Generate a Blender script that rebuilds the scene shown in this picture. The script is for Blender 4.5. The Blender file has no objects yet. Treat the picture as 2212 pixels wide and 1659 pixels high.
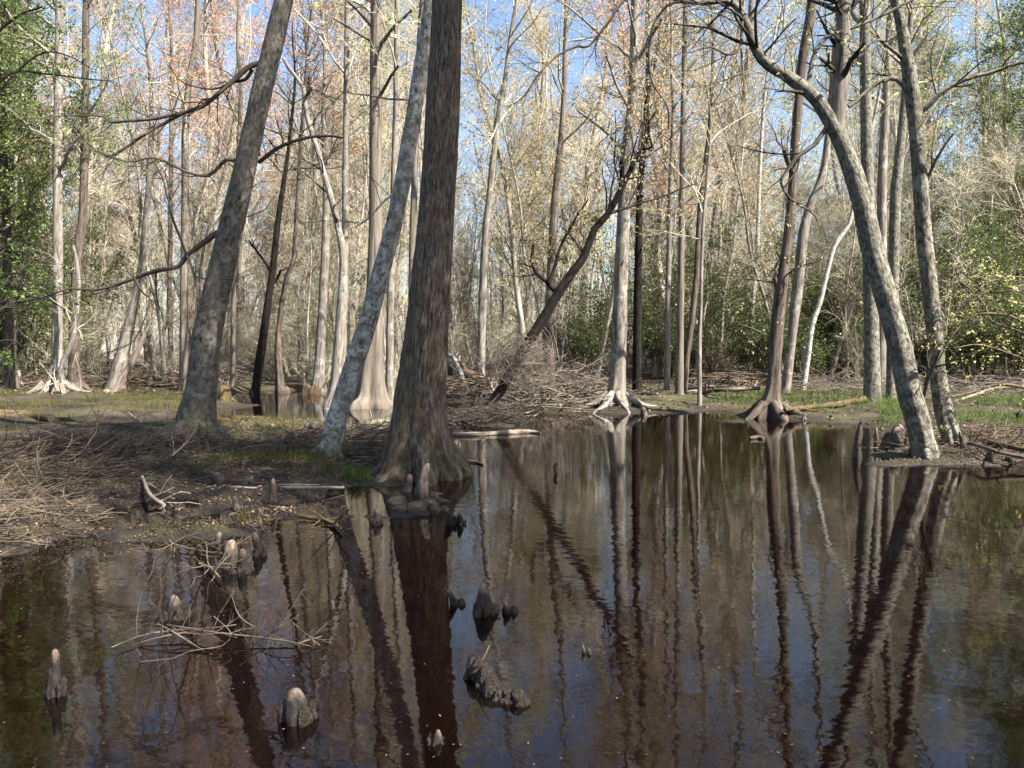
import bpy, math, random
import numpy as np
from mathutils import Vector
sc = bpy.context.scene
COL = sc.collection
R_ = math.radians
# ------------------------------------------------------------------ camera, sky, sun, exposure
CAM_H, F, W2 = 1.7, 768.0, 2212/1024.0      # camera height, focal length in 1024-px units
HOR = 345.0
PITCH = math.atan((384-HOR)/F)
cam = bpy.data.objects.new("camera", bpy.data.cameras.new("camera")); COL.objects.link(cam)
cam.location = (0, 0, CAM_H); cam.rotation_euler = (math.pi/2-PITCH, 0, 0)
cam.data.sensor_width = 36; cam.data.lens = 27; cam.data.clip_end = 3000; cam.data.clip_start = 0.05
sc.camera = cam
SUN_AZ, SUN_EL = R_(122), R_(47)
world = bpy.data.worlds.new("World"); sc.world = world; world.use_nodes = True
wn = world.node_tree
sky = wn.nodes.new('ShaderNodeTexSky'); sky.sky_type = 'NISHITA'; sky.sun_disc = False
sky.sun_elevation = SUN_EL; sky.sun_rotation = SUN_AZ; sky.air_density = 1.0; sky.dust_density = 1.3; sky.ozone_density = 1.0
wn.links.new(sky.outputs[0], wn.nodes['Background'].inputs[0]); wn.nodes['Background'].inputs[1].default_value = 0.068
sl = bpy.data.lights.new("sun", 'SUN'); sl.energy = 5.0; sl.angle = R_(0.5); sl.color = (1, 0.94, 0.85)
sun = bpy.data.objects.new("sun", sl); COL.objects.link(sun)
sd = Vector((math.sin(SUN_AZ)*math.cos(SUN_EL), math.cos(SUN_AZ)*math.cos(SUN_EL), math.sin(SUN_EL)))
sun.rotation_euler = sd.to_track_quat('Z', 'Y').to_euler(); sun.location = sd*60
sc.view_settings.view_transform = 'Standard'; sc.view_settings.look = 'None'
sc.view_settings.exposure = 2.05; sc.view_settings.gamma = 1.0
sc.cycles.max_bounces = 6; sc.cycles.transparent_max_bounces = 8; sc.cycles.diffuse_bounces = 3; sc.cycles.glossy_bounces = 2
sc.cycles.caustics_reflective = False; sc.cycles.caustics_refractive = False

# ------------------------------------------------------------------ photo-to-place helpers (photo measured 2212 px wide)
cp, sp = math.cos(PITCH), math.sin(PITCH)
def ray(px, py):
    u = (px/W2-512)/F; v = (384-py/W2)/F
    return np.array([u, cp+v*sp, v*cp-sp])       # camera looks along (0,cp,-sp), up (0,sp,cp)
def g(px, py, z=0.0):
    d = ray(px, py); t = (z-CAM_H)/d[2]
    return np.array([d[0]*t, d[1]*t, z])
def at(px, py, Y):
    d = ray(px, py); t = Y/d[1]
    return np.array([d[0]*t, Y, CAM_H+d[2]*t])
def wid(w, Y):
    return w/W2/F*Y

# ------------------------------------------------------------------ mesh building
class MB:
    def __init__(s): s.v = []; s.f = []; s.a = []; s.n = 0
    def add(s, V, Q, m=0, A=None):
        """V (n,3); Q (k,4) quads (a triangle repeats its last index as -1)"""
        s.v.append(np.asarray(V, np.float32)); s.f.append((np.asarray(Q, np.int64)+s.n, m)); s.n += len(V); s.a.append(s.v[-1] if A is None else np.asarray(A, np.float32))
    def build(s, name, mats, parent=None, loc=None, smooth=True, origin=None):
        me = bpy.data.meshes.new(name)
        V = np.concatenate(s.v); 
        if origin is not None: V = V-np.asarray(origin, np.float32)
        lo = np.concatenate([q.ravel() for q, m in s.f]); tot = np.concatenate([np.full(len(q), q.shape[1]) for q, m in s.f])
        mi = np.concatenate([np.full(len(q), m) for q, m in s.f])
        me.vertices.add(len(V)); me.vertices.foreach_set('co', V.astype(np.float32).ravel())
        me.loops.add(len(lo)); me.loops.foreach_set('vertex_index', lo.astype(np.int32))
        me.polygons.add(len(tot)); st = np.concatenate([[0], np.cumsum(tot)[:-1]])
        me.polygons.foreach_set('loop_start', st.astype(np.int32))
        me.polygons.foreach_set('material_index', mi.astype(np.int32))
        me.polygons.foreach_set('use_smooth', np.full(len(tot), smooth))
        for m in (mats if isinstance(mats, (list, tuple)) else [mats]): me.materials.append(m)
        if any(k in m.name for m in me.materials for k in ('bark', 'wood', 'root')):
            me.attributes.new('grain', 'FLOAT_VECTOR', 'POINT').data.foreach_set('vector', np.concatenate(s.a).astype(np.float32).ravel())
        me.update()
        o = bpy.data.objects.new(name, me); COL.objects.link(o)
        if parent is not None: o.parent = parent
        if loc is not None: o.location = loc
        return o

def norm(a): return a/np.maximum(np.linalg.norm(a, axis=-1, keepdims=True), 1e-9)
def tubes(mb, P, R, sides=3, m=0):
    """P (N,k,3) centre lines, R (N,k) radii"""
    P = np.asarray(P, float); R = np.asarray(R, float)
    N, k, _ = P.shape
    T = norm(np.gradient(P, axis=1))
    mt = norm(P[:, -1]-P[:, 0])
    ref = np.where(np.abs(mt[:, 2:3]) > .8, np.array([[1., 0, 0]]), np.array([[0, 0, 1.]]))[:, None, :]
    U = norm(np.cross(T, np.broadcast_to(ref, T.shape))); Vv = np.cross(T, U)
    a = np.arange(sides)*2*math.pi/sides
    ring = P[:, :, None, :]+R[:, :, None, None]*(np.cos(a)[None, None, :, None]*U[:, :, None, :]+np.sin(a)[None, None, :, None]*Vv[:, :, None, :])
    V = ring.reshape(-1, 3)
    base = (np.arange(N)*k*sides)[:, None, None]; j = np.arange(k-1)[None, :, None]*sides; i = np.arange(sides)[None, None, :]; i2 = (i+1) % sides
    q = np.stack([base+j+i, base+j+i2, base+j+sides+i2, base+j+sides+i], -1).reshape(-1, 4)
    mb.add(V, q, m)

def cat(pts, step):
    """Catmull-Rom through rows (x,y,z,r), resampled about every step metres"""
    p = np.asarray(pts, float)
    if len(p) == 2: p = np.stack([p[0], (p[0]+p[1])/2, p[1]])
    q = np.vstack([2*p[0]-p[1], p, 2*p[-1]-p[-2]])
    out = []
    for i in range(1, len(q)-2):
        n = max(2, int(np.linalg.norm(q[i+1, :3]-q[i, :3])/step))
        t = (np.arange(n)/n)[:, None]
        a, b, c, d = q[i-1], q[i], q[i+1], q[i+2]
        out.append(.5*(2*b+(c-a)*t+(2*a-5*b+4*c-d)*t*t+(3*b-a-3*c+d)*t**3))
    out.append(p[-1:]); o = np.vstack(out); o[:, 3] = np.maximum(o[:, 3], .0015)
    return o

def waves(P, seed, f, n=7):
    r = np.random.default_rng(seed); s = 0
    for _ in range(n):
        kx = r.normal(size=3); kx /= np.linalg.norm(kx); s = s+np.sin(P@(kx*f*r.uniform(.6, 1.7))+r.uniform(0, 6.28))
    return s/math.sqrt(n)

def trunk(mb, path, sides, seed, bump=.05, flute=0., nfl=5, fh=.6, m=0, ridge=0.):
    """one bark tube with fluted foot; path (k,4); flutes fade over fh metres above the first point's z+0.4"""
    rg = np.random.default_rng(seed)
    P = path[:, :3]; r = path[:, 3]
    T = norm(np.gradient(P, axis=0)); ref = np.array([0, 1., 0]) if abs(T[:, 1].mean()) < .7 else np.array([1., 0, 0])
    U = norm(np.cross(np.broadcast_to(ref, T.shape), T)); V = np.cross(T, U)
    a = np.arange(sides)*2*math.pi/sides
    d = np.cos(a)[None, :, None]*U[:, None]+np.sin(a)[None, :, None]*V[:, None]
    rr = np.repeat(r[:, None], sides, 1)
    if flute:
        h = np.maximum(P[:, 2]-max(P[0, 2], 0), 0)
        lob = 0
        for q in range(nfl-1, nfl+4): lob = lob+np.sin(q*a+rg.uniform(0, 6.28)+.0)*rg.uniform(.5, 1)
        lob = lob/1.8
        rr = rr*(1+flute*np.exp(-h/fh)[:, None]*lob[None])
    X = P[:, None]+rr[..., None]*d
    Xs = X.reshape(-1, 3)*np.array([1, 1, .35])
    b = (waves(Xs, seed, 6/max(r.mean()*4, .2))*.6+waves(X.reshape(-1, 3), seed+5, 14/max(r.mean()*4, .2))*.4).reshape(rr.shape)
    X = P[:, None]+(rr*(1+bump*b))[..., None]*d
    if ridge:
        Q = np.stack([np.broadcast_to(np.cos(a)*4.2, rr.shape), np.broadcast_to(np.sin(a)*4.2, rr.shape), np.broadcast_to(P[:, 2:3]*.9, rr.shape)], -1).reshape(-1, 3)
        X = X+(ridge*np.abs(waves(Q, seed+31, 2.2, 9)).reshape(rr.shape)*r.mean()*1.6)[..., None]*d
    k = len(P); base = (np.arange(k-1)*sides)[:, None]; i = np.arange(sides)[None]; i2 = (i+1) % sides
    arc = np.concatenate([[0], np.cumsum(np.linalg.norm(np.diff(P, axis=0), axis=1))])+seed*1.37; r1 = np.maximum(r.mean(), .01)
    A = np.stack([np.broadcast_to(np.cos(a)[None]*r1, rr.shape), np.broadcast_to(np.sin(a)[None]*r1, rr.shape), np.broadcast_to(arc[:, None], rr.shape)], -1)
    mb.add(X.reshape(-1, 3), np.stack([base+i, base+i2, base+sides+i2, base+sides+i], -1).reshape(-1, 4), m, A.reshape(-1, 3))
    for e, sg in ((0, -1), (k-1, 1)):
        if r[e] < .012: continue
        ring = X[e]; c0 = ring.mean(0)+T[e]*sg*r[e]*.12; j = np.arange(sides)
        mb.add(np.vstack([ring, c0]), np.stack([j, (j+1) % sides, np.full(sides, sides)], -1)[:, ::sg], m, np.vstack([A[e], A[e].mean(0)]))

def grow(P, R, n, length, t0, t1, ang, wander, k, up, rg, rf=.55, rmin=.003, tip=.45, lfall=.0):
    """n children on each parent line; returns (N*n,k,3),(N*n,k)"""
    N, kk, _ = P.shape
    t = rg.uniform(t0, t1, (N, n)); x = t*(kk-1); i = np.minimum(x.astype(int), kk-2); fr = (x-i)
    ar = np.arange(N)[:, None]
    p = P[ar, i]*(1-fr[..., None])+P[ar, i+1]*fr[..., None]
    tan = norm(P[ar, i+1]-P[ar, i])
    r0 = (R[ar, i]*(1-fr)+R[ar, i+1]*fr)*rf*rg.uniform(.7, 1.1, (N, n))
    rnd = norm(np.cross(tan, rg.normal(size=(N, n, 3))))
    A = np.radians(rg.uniform(ang[0], ang[1], (N, n)))[..., None]
    d = norm(tan*np.cos(A)+rnd*np.sin(A)+np.array([0, 0, up]))
    L = rg.uniform(length[0], length[1], (N, n))*(1-lfall*t)
    M = N*n; p = p.reshape(M, 3); d = d.reshape(M, 3); L = L.reshape(M); r0 = np.maximum(r0.reshape(M), rmin)
    out = [p]; 
    for s in range(k-1):
        d = norm(d+rg.normal(size=(M, 3))*wander+np.array([0, 0, up*.35]))
        p = p+d*(L/(k-1))[:, None]; out.append(p)
    tp = np.linspace(1, tip, k)[None]
    return np.stack(out, 1), np.maximum(r0[:, None]*tp, rmin*.8)

def leaves(mb, C, size, rg, m=0, asp=.55, flat=0.):
    N = len(C); n = rg.normal(size=(N, 3)); 
    if flat: n[:, 2] = np.abs(n[:, 2])+flat
    n = norm(n); u = norm(np.cross(n, rg.normal(size=(N, 3)))); v = np.cross(n, u)
    s = (rg.uniform(size[0], size[1], N)/2)[:, None]
    f = n*s*.25
    V = np.stack([C-u*s, C-v*s*asp+f, C+u*s, C+v*s*asp+f], 1).reshape(-1, 3)
    mb.add(V, np.arange(4*N).reshape(N, 4), m)

# ------------------------------------------------------------------ object helpers
def tag(o, label=None, cat=None, group=None, kind=None):
    if label: o['label'] = label
    if cat: o['category'] = cat
    if group: o['group'] = group
    if kind: o['kind'] = kind
    return o
def thing(name, loc, label, cat, group=None):
    o = bpy.data.objects.new(name, None); COL.objects.link(o); o.location = loc; o.empty_display_size = .2
    return tag(o, label, cat, group)
KIDS = {}
def dup(o, loc, rz=0., s=1., label=None, group=None):
    c = o.copy(); COL.objects.link(c); c.location = loc; c.rotation_euler = (0, 0, rz); c.scale = (s, s, s)
    if label: c['label'] = label
    if group: c['group'] = group
    for ch in KIDS[o.name]:
        d = ch.copy(); COL.objects.link(d); d.parent = c
        for gc in KIDS.get(ch.name, ()):
            e = gc.copy(); COL.objects.link(e); e.parent = d
    return c

# ------------------------------------------------------------------ materials
def newmat(name):
    m = bpy.data.materials.new(name); m.use_nodes = True; nt = m.node_tree
    return m, nt, nt.nodes['Principled BSDF']
def N(nt, t, **kw):
    n = nt.nodes.new(t)
    for k, v in kw.items():
        if k in n.inputs.keys(): n.inputs[k].default_value = v
        else: setattr(n, k, v)
    return n
def ramp(nt, fac, stops):
    r = nt.nodes.new('ShaderNodeValToRGB'); e = r.color_ramp.elements
    while len(e) < len(stops): e.new(.5)
    for x, (p, c) in zip(e, stops): x.position = p; x.color = (*c, 1) if not isinstance(c, (int, float)) else (c, c, c, 1)
    nt.links.new(fac, r.inputs[0]); return r.outputs[0]
def mix(nt, fac, a, b, mode='MIX'):
    n = nt.nodes.new('ShaderNodeMix'); n.data_type = 'RGBA'; n.blend_type = mode
    for s, v in ((n.inputs[0], fac), (n.inputs[6], a), (n.inputs[7], b)):
        if isinstance(v, (int, float)): s.default_value = v
        elif isinstance(v, tuple): s.default_value = (*v, 1)
        else: nt.links.new(v, s)
    return n.outputs[2]
def noise(nt, vec, scale, detail=4, rough=.6, dist=0.):
    n = N(nt, 'ShaderNodeTexNoise', Scale=scale, Detail=detail, Roughness=rough, Distortion=dist); nt.links.new(vec, n.inputs['Vector']); return n.outputs['Fac']
def coords(nt, scale=(1, 1, 1), kind='Object'):
    if kind == 'grain':
        t = N(nt, 'ShaderNodeAttribute'); t.attribute_name = 'grain'; mp = N(nt, 'ShaderNodeMapping'); mp.inputs['Scale'].default_value = scale
        nt.links.new(t.outputs['Vector'], mp.inputs[0]); return mp.outputs[0]
    t = N(nt, 'ShaderNodeTexCoord'); mp = N(nt, 'ShaderNodeMapping'); mp.inputs['Scale'].default_value = scale
    nt.links.new(t.outputs[kind], mp.inputs[0]); return mp.outputs[0]
def bump(nt, bs, h, strength, dist):
    b = N(nt, 'ShaderNodeBump', Strength=strength, Distance=dist); nt.links.new(h, b.inputs['Height']); nt.links.new(b.outputs[0], bs.inputs['Normal'])
def instvar(nt, c, amt):
    oi = N(nt, 'ShaderNodeObjectInfo'); v = ramp(nt, oi.outputs['Random'], [(0, (1-amt, 1-amt, 1-amt)), (1, (1+amt*.6, 1+amt*.6, 1+amt*.5))])
    return mix(nt, 1.0, c, v, 'MULTIPLY')

def bark(name, dark, mid, light, s=1., zs=.16, lich=None, lcol=(.5, .52, .47), lscale=3., moss=None, mosscol=(.09, .085, .02), bs=.6, rings=False, var=0.):
    """furrowed bark; lich = lichen cover 0..1, moss = height in metres over which moss clothes the foot"""
    m, nt, b = newmat(name); L = nt.links
    n1 = noise(nt, coords(nt, (1, 1, zs), 'grain'), 14*s, 6, .65); n2 = noise(nt, coords(nt, (1, 1, .5), 'grain'), 2.2*s, 4)
    c = ramp(nt, n1, [(.36, dark), (.5, mid), (.66, light)])
    c = mix(nt, ramp(nt, n2, [(.40, 0.0), (.60, .5)]), c, mid)
    if rings:
        r = noise(nt, coords(nt, (2.5, 2.5, 14), 'grain'), 2.2, 3, .6); rr = ramp(nt, r, [(.6, 0.), (.66, 1.)])
        r2 = noise(nt, coords(nt, (1, 1, .6), 'grain'), 5, 2); rr = mix(nt, 1., rr, ramp(nt, r2, [(.42, 0.), (.56, 1.)]), 'MULTIPLY')
        c = mix(nt, rr, c, dark)
    if lich:
        l = noise(nt, coords(nt, (1, 1, .8), 'grain'), lscale, 5, .7, .3); lm = ramp(nt, l, [(.62-lich*.3, 0.), (.66-lich*.3, 1.)])
        l2 = noise(nt, coords(nt, (1, 1, 1), 'grain'), 30, 3); lm = mix(nt, 1., lm, ramp(nt, l2, [(.35, .3), (.6, 1.)]), 'MULTIPLY')
        c = mix(nt, lm, c, lcol)
    if moss:
        t = N(nt, 'ShaderNodeTexCoord'); se = N(nt, 'ShaderNodeSeparateXYZ'); L.new(t.outputs['Object'], se.inputs[0])
        mm = N(nt, 'ShaderNodeMapRange'); mm.inputs[1].default_value = 0.1; mm.inputs[2].default_value = moss; mm.inputs[3].default_value = .65; mm.inputs[4].default_value = 0.
        L.new(se.outputs['Z'], mm.inputs[0])
        mn = ramp(nt, noise(nt, coords(nt, (1, 1, .5)), 3.5, 6, .7), [(.42, 0.), (.62, 1.)])
        c = mix(nt, mix(nt, 1., mn, mm.outputs[0], 'MULTIPLY'), c, mosscol)
    if var: c = instvar(nt, c, var)
    L.new(c, b.inputs['Base Color']); b.inputs['Roughness'].default_value = .9; b.inputs['Specular IOR Level'].default_value = .15
    bump(nt, b, n1, bs, .03)
    return m
def flat(name, c1, c2, rough=.85, scale=6., var=0., trans=False, spec=.2):
    m, nt, b = newmat(name)
    c = ramp(nt, noise(nt, coords(nt), scale, 3), [(.35, c1), (.65, c2)])
    if var: c = instvar(nt, c, var)
    nt.links.new(c, b.inputs['Base Color']); b.inputs['Roughness'].default_value = rough; b.inputs['Specular IOR Level'].default_value = spec
    if trans:
        tr = N(nt, 'ShaderNodeBsdfTranslucent'); nt.links.new(c, tr.inputs[0]); mx = N(nt, 'ShaderNodeMixShader'); mx.inputs[0].default_value = .5
        nt.links.new(b.outputs[0], mx.inputs[1]); nt.links.new(tr.outputs[0], mx.inputs[2]); nt.links.new(mx.outputs[0], nt.nodes['Material Output'].inputs[0])
    return m

M = {}
M['grey'] = bark('grey_bark', (.022, .018, .014), (.10, .088, .07), (.19, .172, .142), 1.8, .4, .2, (.20, .19, .16), 6., .8, bs=.7)
M['furrow'] = bark('furrowed_bark', (.013, .010, .0075), (.088, .068, .051), (.23, .188, .148), 3.4, .14, .08, (.15, .14, .115), 4., 2.6, (.055, .045, .014), bs=1.)
M['pale'] = bark('pale_bark', (.04, .036, .03), (.18, .167, .14), (.33, .312, .27), 1.5, .6, .4, (.40, .39, .36), 10., .5, bs=.6)
M['tall'] = bark('tan_bark', (0.041, 0.034, 0.026), (0.133, 0.111, 0.087), (0.201, 0.173, 0.143), 1.2, .06, bs=.6)
M['mid'] = bark('mid_bark', (0.048, 0.041, 0.034), (0.163, 0.143, 0.119), (0.272, 0.245, 0.211), 1.3, .12, .2, (0.286, 0.292, 0.258), 2.5, bs=.6)
M['brown'] = bark('brown_bark', (0.024, 0.018, 0.014), (0.082, 0.065, 0.051), (0.163, 0.136, 0.112), 1.5, .12, bs=.7)
M['green'] = bark('lichen_bark', (.022, .018, .014), (.108, .098, .076), (.25, .232, .19), 2.2, .3, .35, (.225, .22, .178), 10., bs=.9)
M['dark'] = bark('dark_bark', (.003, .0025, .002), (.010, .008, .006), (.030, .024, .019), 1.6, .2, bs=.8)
M['birch'] = bark('birch_bark', (0.028, 0.024, 0.022), (0.336, 0.320, 0.288), (0.480, 0.464, 0.432), 1., .8, rings=True, bs=.3)
M['far'] = bark('far_bark', (0.112, 0.096, 0.080), (0.288, 0.256, 0.216), (0.432, 0.392, 0.344), .8, .1, var=.35, bs=.4)
M['dead'] = bark('dead_wood', (0.082, 0.061, 0.048), (0.204, 0.163, 0.129), (0.326, 0.279, 0.231), 2., .1, bs=.5)
M['rot'] = bark('rotten_wood', (0.020, 0.014, 0.010), (0.075, 0.050, 0.035), (0.170, 0.115, 0.075), 2., .3, bs=1., moss=.6)
M['twig'] = flat('twig', (.28, .25, .19), (.47, .43, .33), var=.5)  # wide random tone; darker crowns stand in for backlit twigs
M['twigdark'] = flat('twig_dark', (.022, .018, .014), (.065, .053, .042))
M['stick'] = flat('stick', (.035, .026, .018), (.17, .13, .095), scale=4.)
M['raft'] = flat('raft_twig', (.025, .019, .014), (.12, .092, .07), scale=5.)
M['pink'] = flat('bud_pink', (.50, .23, .14), (.68, .41, .29), trans=True, var=.15, scale=1.5)
M['gold'] = flat('bud_gold', (.46, .33, .14), (.60, .52, .28), trans=True, var=.15, scale=1.5)
M['lime'] = flat('bud_lime', (.30, .34, .10), (.55, .54, .22), trans=True, var=.15, scale=1.5)
M['fresh'] = flat('fresh_leaf', (.10, .17, .04), (.23, .32, .10), trans=True, rough=.5)
M['yleaf'] = flat('young_leaf', (.38, .42, .12), (.60, .58, .24), trans=True, rough=.6)
M['holly'] = flat('evergreen_leaf', (.035, .06, .016), (.15, .18, .05), rough=.4, var=.35, spec=.5, scale=4., trans=True)
M['ever'] = flat('edge_leaf', (.07, .11, .025), (.28, .34, .10), rough=.45, var=.3, spec=.4, scale=4., trans=True)
M['grass'] = flat('grass_blade', (.05, .09, .018), (.16, .22, .055), trans=True)
M['sprout'] = flat('sprout', (.07, .075, .02), (.24, .22, .07), trans=True, scale=1.)
M['litter'] = flat('litter_leaf', (.04, .026, .016), (.21, .145, .09), scale=9.)
M['brush'] = flat('brush_twig', (.05, .04, .031), (.21, .175, .14), scale=3.)

# ------------------------------------------------------------------ ground and water
def PG(l): return np.array([g(*p)[:2] for p in l])
LAND = [
 PG([(-400,1240),(0,1192),(100,1176),(165,1146),(205,1098),(300,1090),(380,1090),(440,1104),(560,1102),(640,1088),(770,1066),(835,1030),(900,1000),(930,965),(835,945),(760,930),(700,914),(640,905),(520,905),(478,900),(500,884),(560,874),(484,866),(480,850),(-300,842),(-900,842),(-900,1240)]),
 PG([(170,1158),(300,1146),(480,1126),(640,1092),(700,1100),(640,1142),(500,1168),(350,1178),(200,1184)]),
 PG([(865,1090),(930,1082),(945,1108),(880,1116)]),
 np.vstack([PG([(-900,845),(480,851),(560,847),(700,842),(760,866),(850,870),(960,875),(1010,882),(1080,888),(1150,893),(1240,895),(1300,892),(1380,895),(1480,892),(1560,888),(1640,902),(1720,906),(1800,912),(1880,918),(1900,940),(1885,985),(1900,1008),(2000,1006),(2100,1003),(2212,1000),(2400,1005),(2900,1000),(3500,900)]), [[400, 90], [700, 700], [-700, 700], [-400, 90]]]),
 PG([(1005,908),(1090,903),(1092,920),(1030,925)]),
]
def sdist(X, Y, poly):
    d = np.full(X.shape, 1e9); ins = np.zeros(X.shape, bool); n = len(poly)
    for i in range(n):
        a = poly[i]; b = poly[(i+1) % n]; e = b-a
        t = np.clip(((X-a[0])*e[0]+(Y-a[1])*e[1])/(e@e), 0, 1)
        d = np.minimum(d, np.hypot(X-a[0]-t*e[0], Y-a[1]-t*e[1]))
        c = ((a[1] > Y) != (b[1] > Y)) & (X < (b[0]-a[0])*(Y-a[1])/((b[1]-a[1]) or 1e-9)+a[0]); ins ^= c
    return np.where(ins, d, -d)
DIPS = [(p[0], p[1], r, h) for p, r, h in ((g(340,915),1.1,.16),(g(410,905),.8,.16),(g(525,960),.45,.2),(g(590,972),.4,.2),(g(230,925),.7,.13),(g(570,935),.5,.16))]
def ground_h(X, Y):
    X = np.asarray(X, float); Y = np.asarray(Y, float)
    s = np.max([sdist(X, Y, p) for p in LAND], 0)
    P = np.stack([X, Y, X*0], -1).reshape(-1, 3)
    w1 = waves(P, 3, 1.3).reshape(X.shape); w2 = waves(P, 4, 5., 9).reshape(X.shape); w3 = waves(P, 8, 14., 9).reshape(X.shape)
    s = s+w2*.17*np.clip(Y/6, .4, 1)+w3*.07
    near = np.clip((60-Y)/30, 0, 1)
    h = np.where(s > 0, .012+.20*(1-np.exp(-s*.8)), np.maximum(s*.30, -.42-.0*s))
    h = h+np.where(s > 0, np.clip(s, 0, .4)/.4, .6)*(w1*.018+w2*.022+w3*.016)
    for x, y, r, d in DIPS: h = h-d*np.exp(-((X-x)**2+(Y-y)**2)/r**2)
    rise = np.clip((Y-32)/45, 0, 1); h = h+rise*rise*(3-2*rise)*(.9+.9*np.clip(X/20, -.4, 1))
    return h
def gz(x, y): return float(ground_h(np.array([[x]]), np.array([[y]]))[0, 0])
ys = np.concatenate([np.arange(-12, 2.4, .6), 2.4*np.exp(np.arange(0, math.log(120/2.4), .0125)), [150, 220, 400, 900]])
ss = np.linspace(-1, 1, 331); ss = ss*np.abs(ss)**.15
GX = ss[None]*(np.maximum(ys, 3)*.95+3.0)[:, None]; GX[-4:] = ss[None]*np.array([300, 500, 700, 900])[:, None]; GY = np.repeat(ys[:, None], len(ss), 1)
GZ = ground_h(GX, GY)
nr, ncol = GX.shape
mb = MB(); idx = np.arange(nr*ncol).reshape(nr, ncol)
mb.add(np.stack([GX, GY, GZ], -1).reshape(-1, 3), np.stack([idx[:-1, :-1], idx[:-1, 1:], idx[1:, 1:], idx[1:, :-1]], -1).reshape(-1, 4))
def mat_ground():
    m, nt, b = newmat('swamp_floor'); L = nt.links
    co = coords(nt); geo = N(nt, 'ShaderNodeNewGeometry'); se = N(nt, 'ShaderNodeSeparateXYZ'); L.new(geo.outputs['Position'], se.inputs[0])
    n1 = noise(nt, co, 9, 8, .7); n2 = noise(nt, co, .55, 5); n3 = noise(nt, co, 40, 5, .7); n4 = noise(nt, co, 1.6, 6, .65)
    mud = ramp(nt, n1, [(.35, (.003, .002, .0015)), (.5, (.012, .008, .006)), (.68, (.038, .028, .02))])
    lit = ramp(nt, n3, [(.35, (.014, .010, .006)), (.5, (.055, .04, .026)), (.68, (.19, .145, .10))])
    grn = ramp(nt, n3, [(.3, (.018, .018, .006)), (.5, (.06, .06, .018)), (.75, (.19, .18, .07))])
    c = mix(nt, ramp(nt, n4, [(.47, 0.), (.62, .8)]), mud, lit)
    c = mix(nt, ramp(nt, n2, [(.44, 0.), (.58, .55)]), c, grn)
    far = N(nt, 'ShaderNodeMapRange'); far.inputs[1].default_value = 28; far.inputs[2].default_value = 42; L.new(se.outputs['Y'], far.inputs[0])
    c = mix(nt, far.outputs[0], c, lit)
    # bare wet mud at and below the waterline (a soaked band, as high as the water wicks)
    wet = N(nt, 'ShaderNodeMapRange'); wet.inputs[1].default_value = .10; wet.inputs[2].default_value = .0; L.new(se.outputs['Z'], wet.inputs[0])
    bot = ramp(nt, n1, [(.3, (.028, .012, .006)), (.5, (.095, .046, .023)), (.7, (.22, .125, .068))])
    sub = N(nt, 'ShaderNodeMapRange'); sub.inputs[1].default_value = -.03; sub.inputs[2].default_value = -.09; L.new(se.outputs['Z'], sub.inputs[0])
    c = mix(nt, wet.outputs[0], c, mix(nt, sub.outputs[0], mix(nt, .25, mud, lit), bot))
    L.new(c, b.inputs['Base Color'])
    rr = N(nt, 'ShaderNodeMapRange'); rr.inputs[3].default_value = .95; rr.inputs[4].default_value = .45; L.new(wet.outputs[0], rr.inputs[0]); L.new(rr.outputs[0], b.inputs['Roughness'])
    b.inputs['Specular IOR Level'].default_value = .3
    bump(nt, b, mix(nt, .5, n1, n3), .9, .05)
    return m
tag(mb.build('ground', mat_ground()), kind='structure')

def mat_water():
    m, nt, b = newmat('tannin_water'); L = nt.links; nt.nodes.remove(b)
    g1 = coords(nt, (1, 1.25, 1)); h1 = noise(nt, g1, 8., 1.5, .5); h2 = noise(nt, coords(nt, (1, 1.6, 1)), 19, 3, .6)
    calm = ramp(nt, noise(nt, coords(nt), .22, 3), [(.35, .25), (.65, 1.)])
    hh = N(nt, 'ShaderNodeMath', operation='MULTIPLY_ADD'); L.new(h2, hh.inputs[0]); hh.inputs[1].default_value = .14; L.new(h1, hh.inputs[2])
    h = N(nt, 'ShaderNodeMath', operation='MULTIPLY'); L.new(hh.outputs[0], h.inputs[0]); L.new(calm, h.inputs[1])
    bp = N(nt, 'ShaderNodeBump', Strength=1., Distance=WAVE); L.new(h.outputs[0], bp.inputs['Height'])
    fr = N(nt, 'ShaderNodeFresnel', IOR=1.5); L.new(bp.outputs[0], fr.inputs['Normal'])
    gl = N(nt, 'ShaderNodeBsdfGlossy', Roughness=.012); gl.inputs[0].default_value = (1, 1, 1, 1); L.new(bp.outputs[0], gl.inputs['Normal'])
    tr = N(nt, 'ShaderNodeBsdfTransparent'); tr.inputs[0].default_value = (.70, .215, .055, 1)
    df = N(nt, 'ShaderNodeBsdfDiffuse'); df.inputs[0].default_value = (.02, .010, .005, 1)
    m1 = N(nt, 'ShaderNodeMixShader'); m1.inputs[0].default_value = .06; L.new(tr.outputs[0], m1.inputs[1]); L.new(df.outputs[0], m1.inputs[2])
    mx = N(nt, 'ShaderNodeMixShader'); L.new(fr.outputs[0], mx.inputs[0]); L.new(m1.outputs[0], mx.inputs[1]); L.new(gl.outputs[0], mx.inputs[2])
    L.new(mx.outputs[0], nt.nodes['Material Output'].inputs[0])
    return m
WAVE = .0016
mb = MB(); mb.add([(-90, -12, 0), (90, -12, 0), (90, 60, 0), (-90, 60, 0)], [(0, 1, 2, 3)])
tag(mb.build('water', mat_water()), kind='structure')

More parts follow.
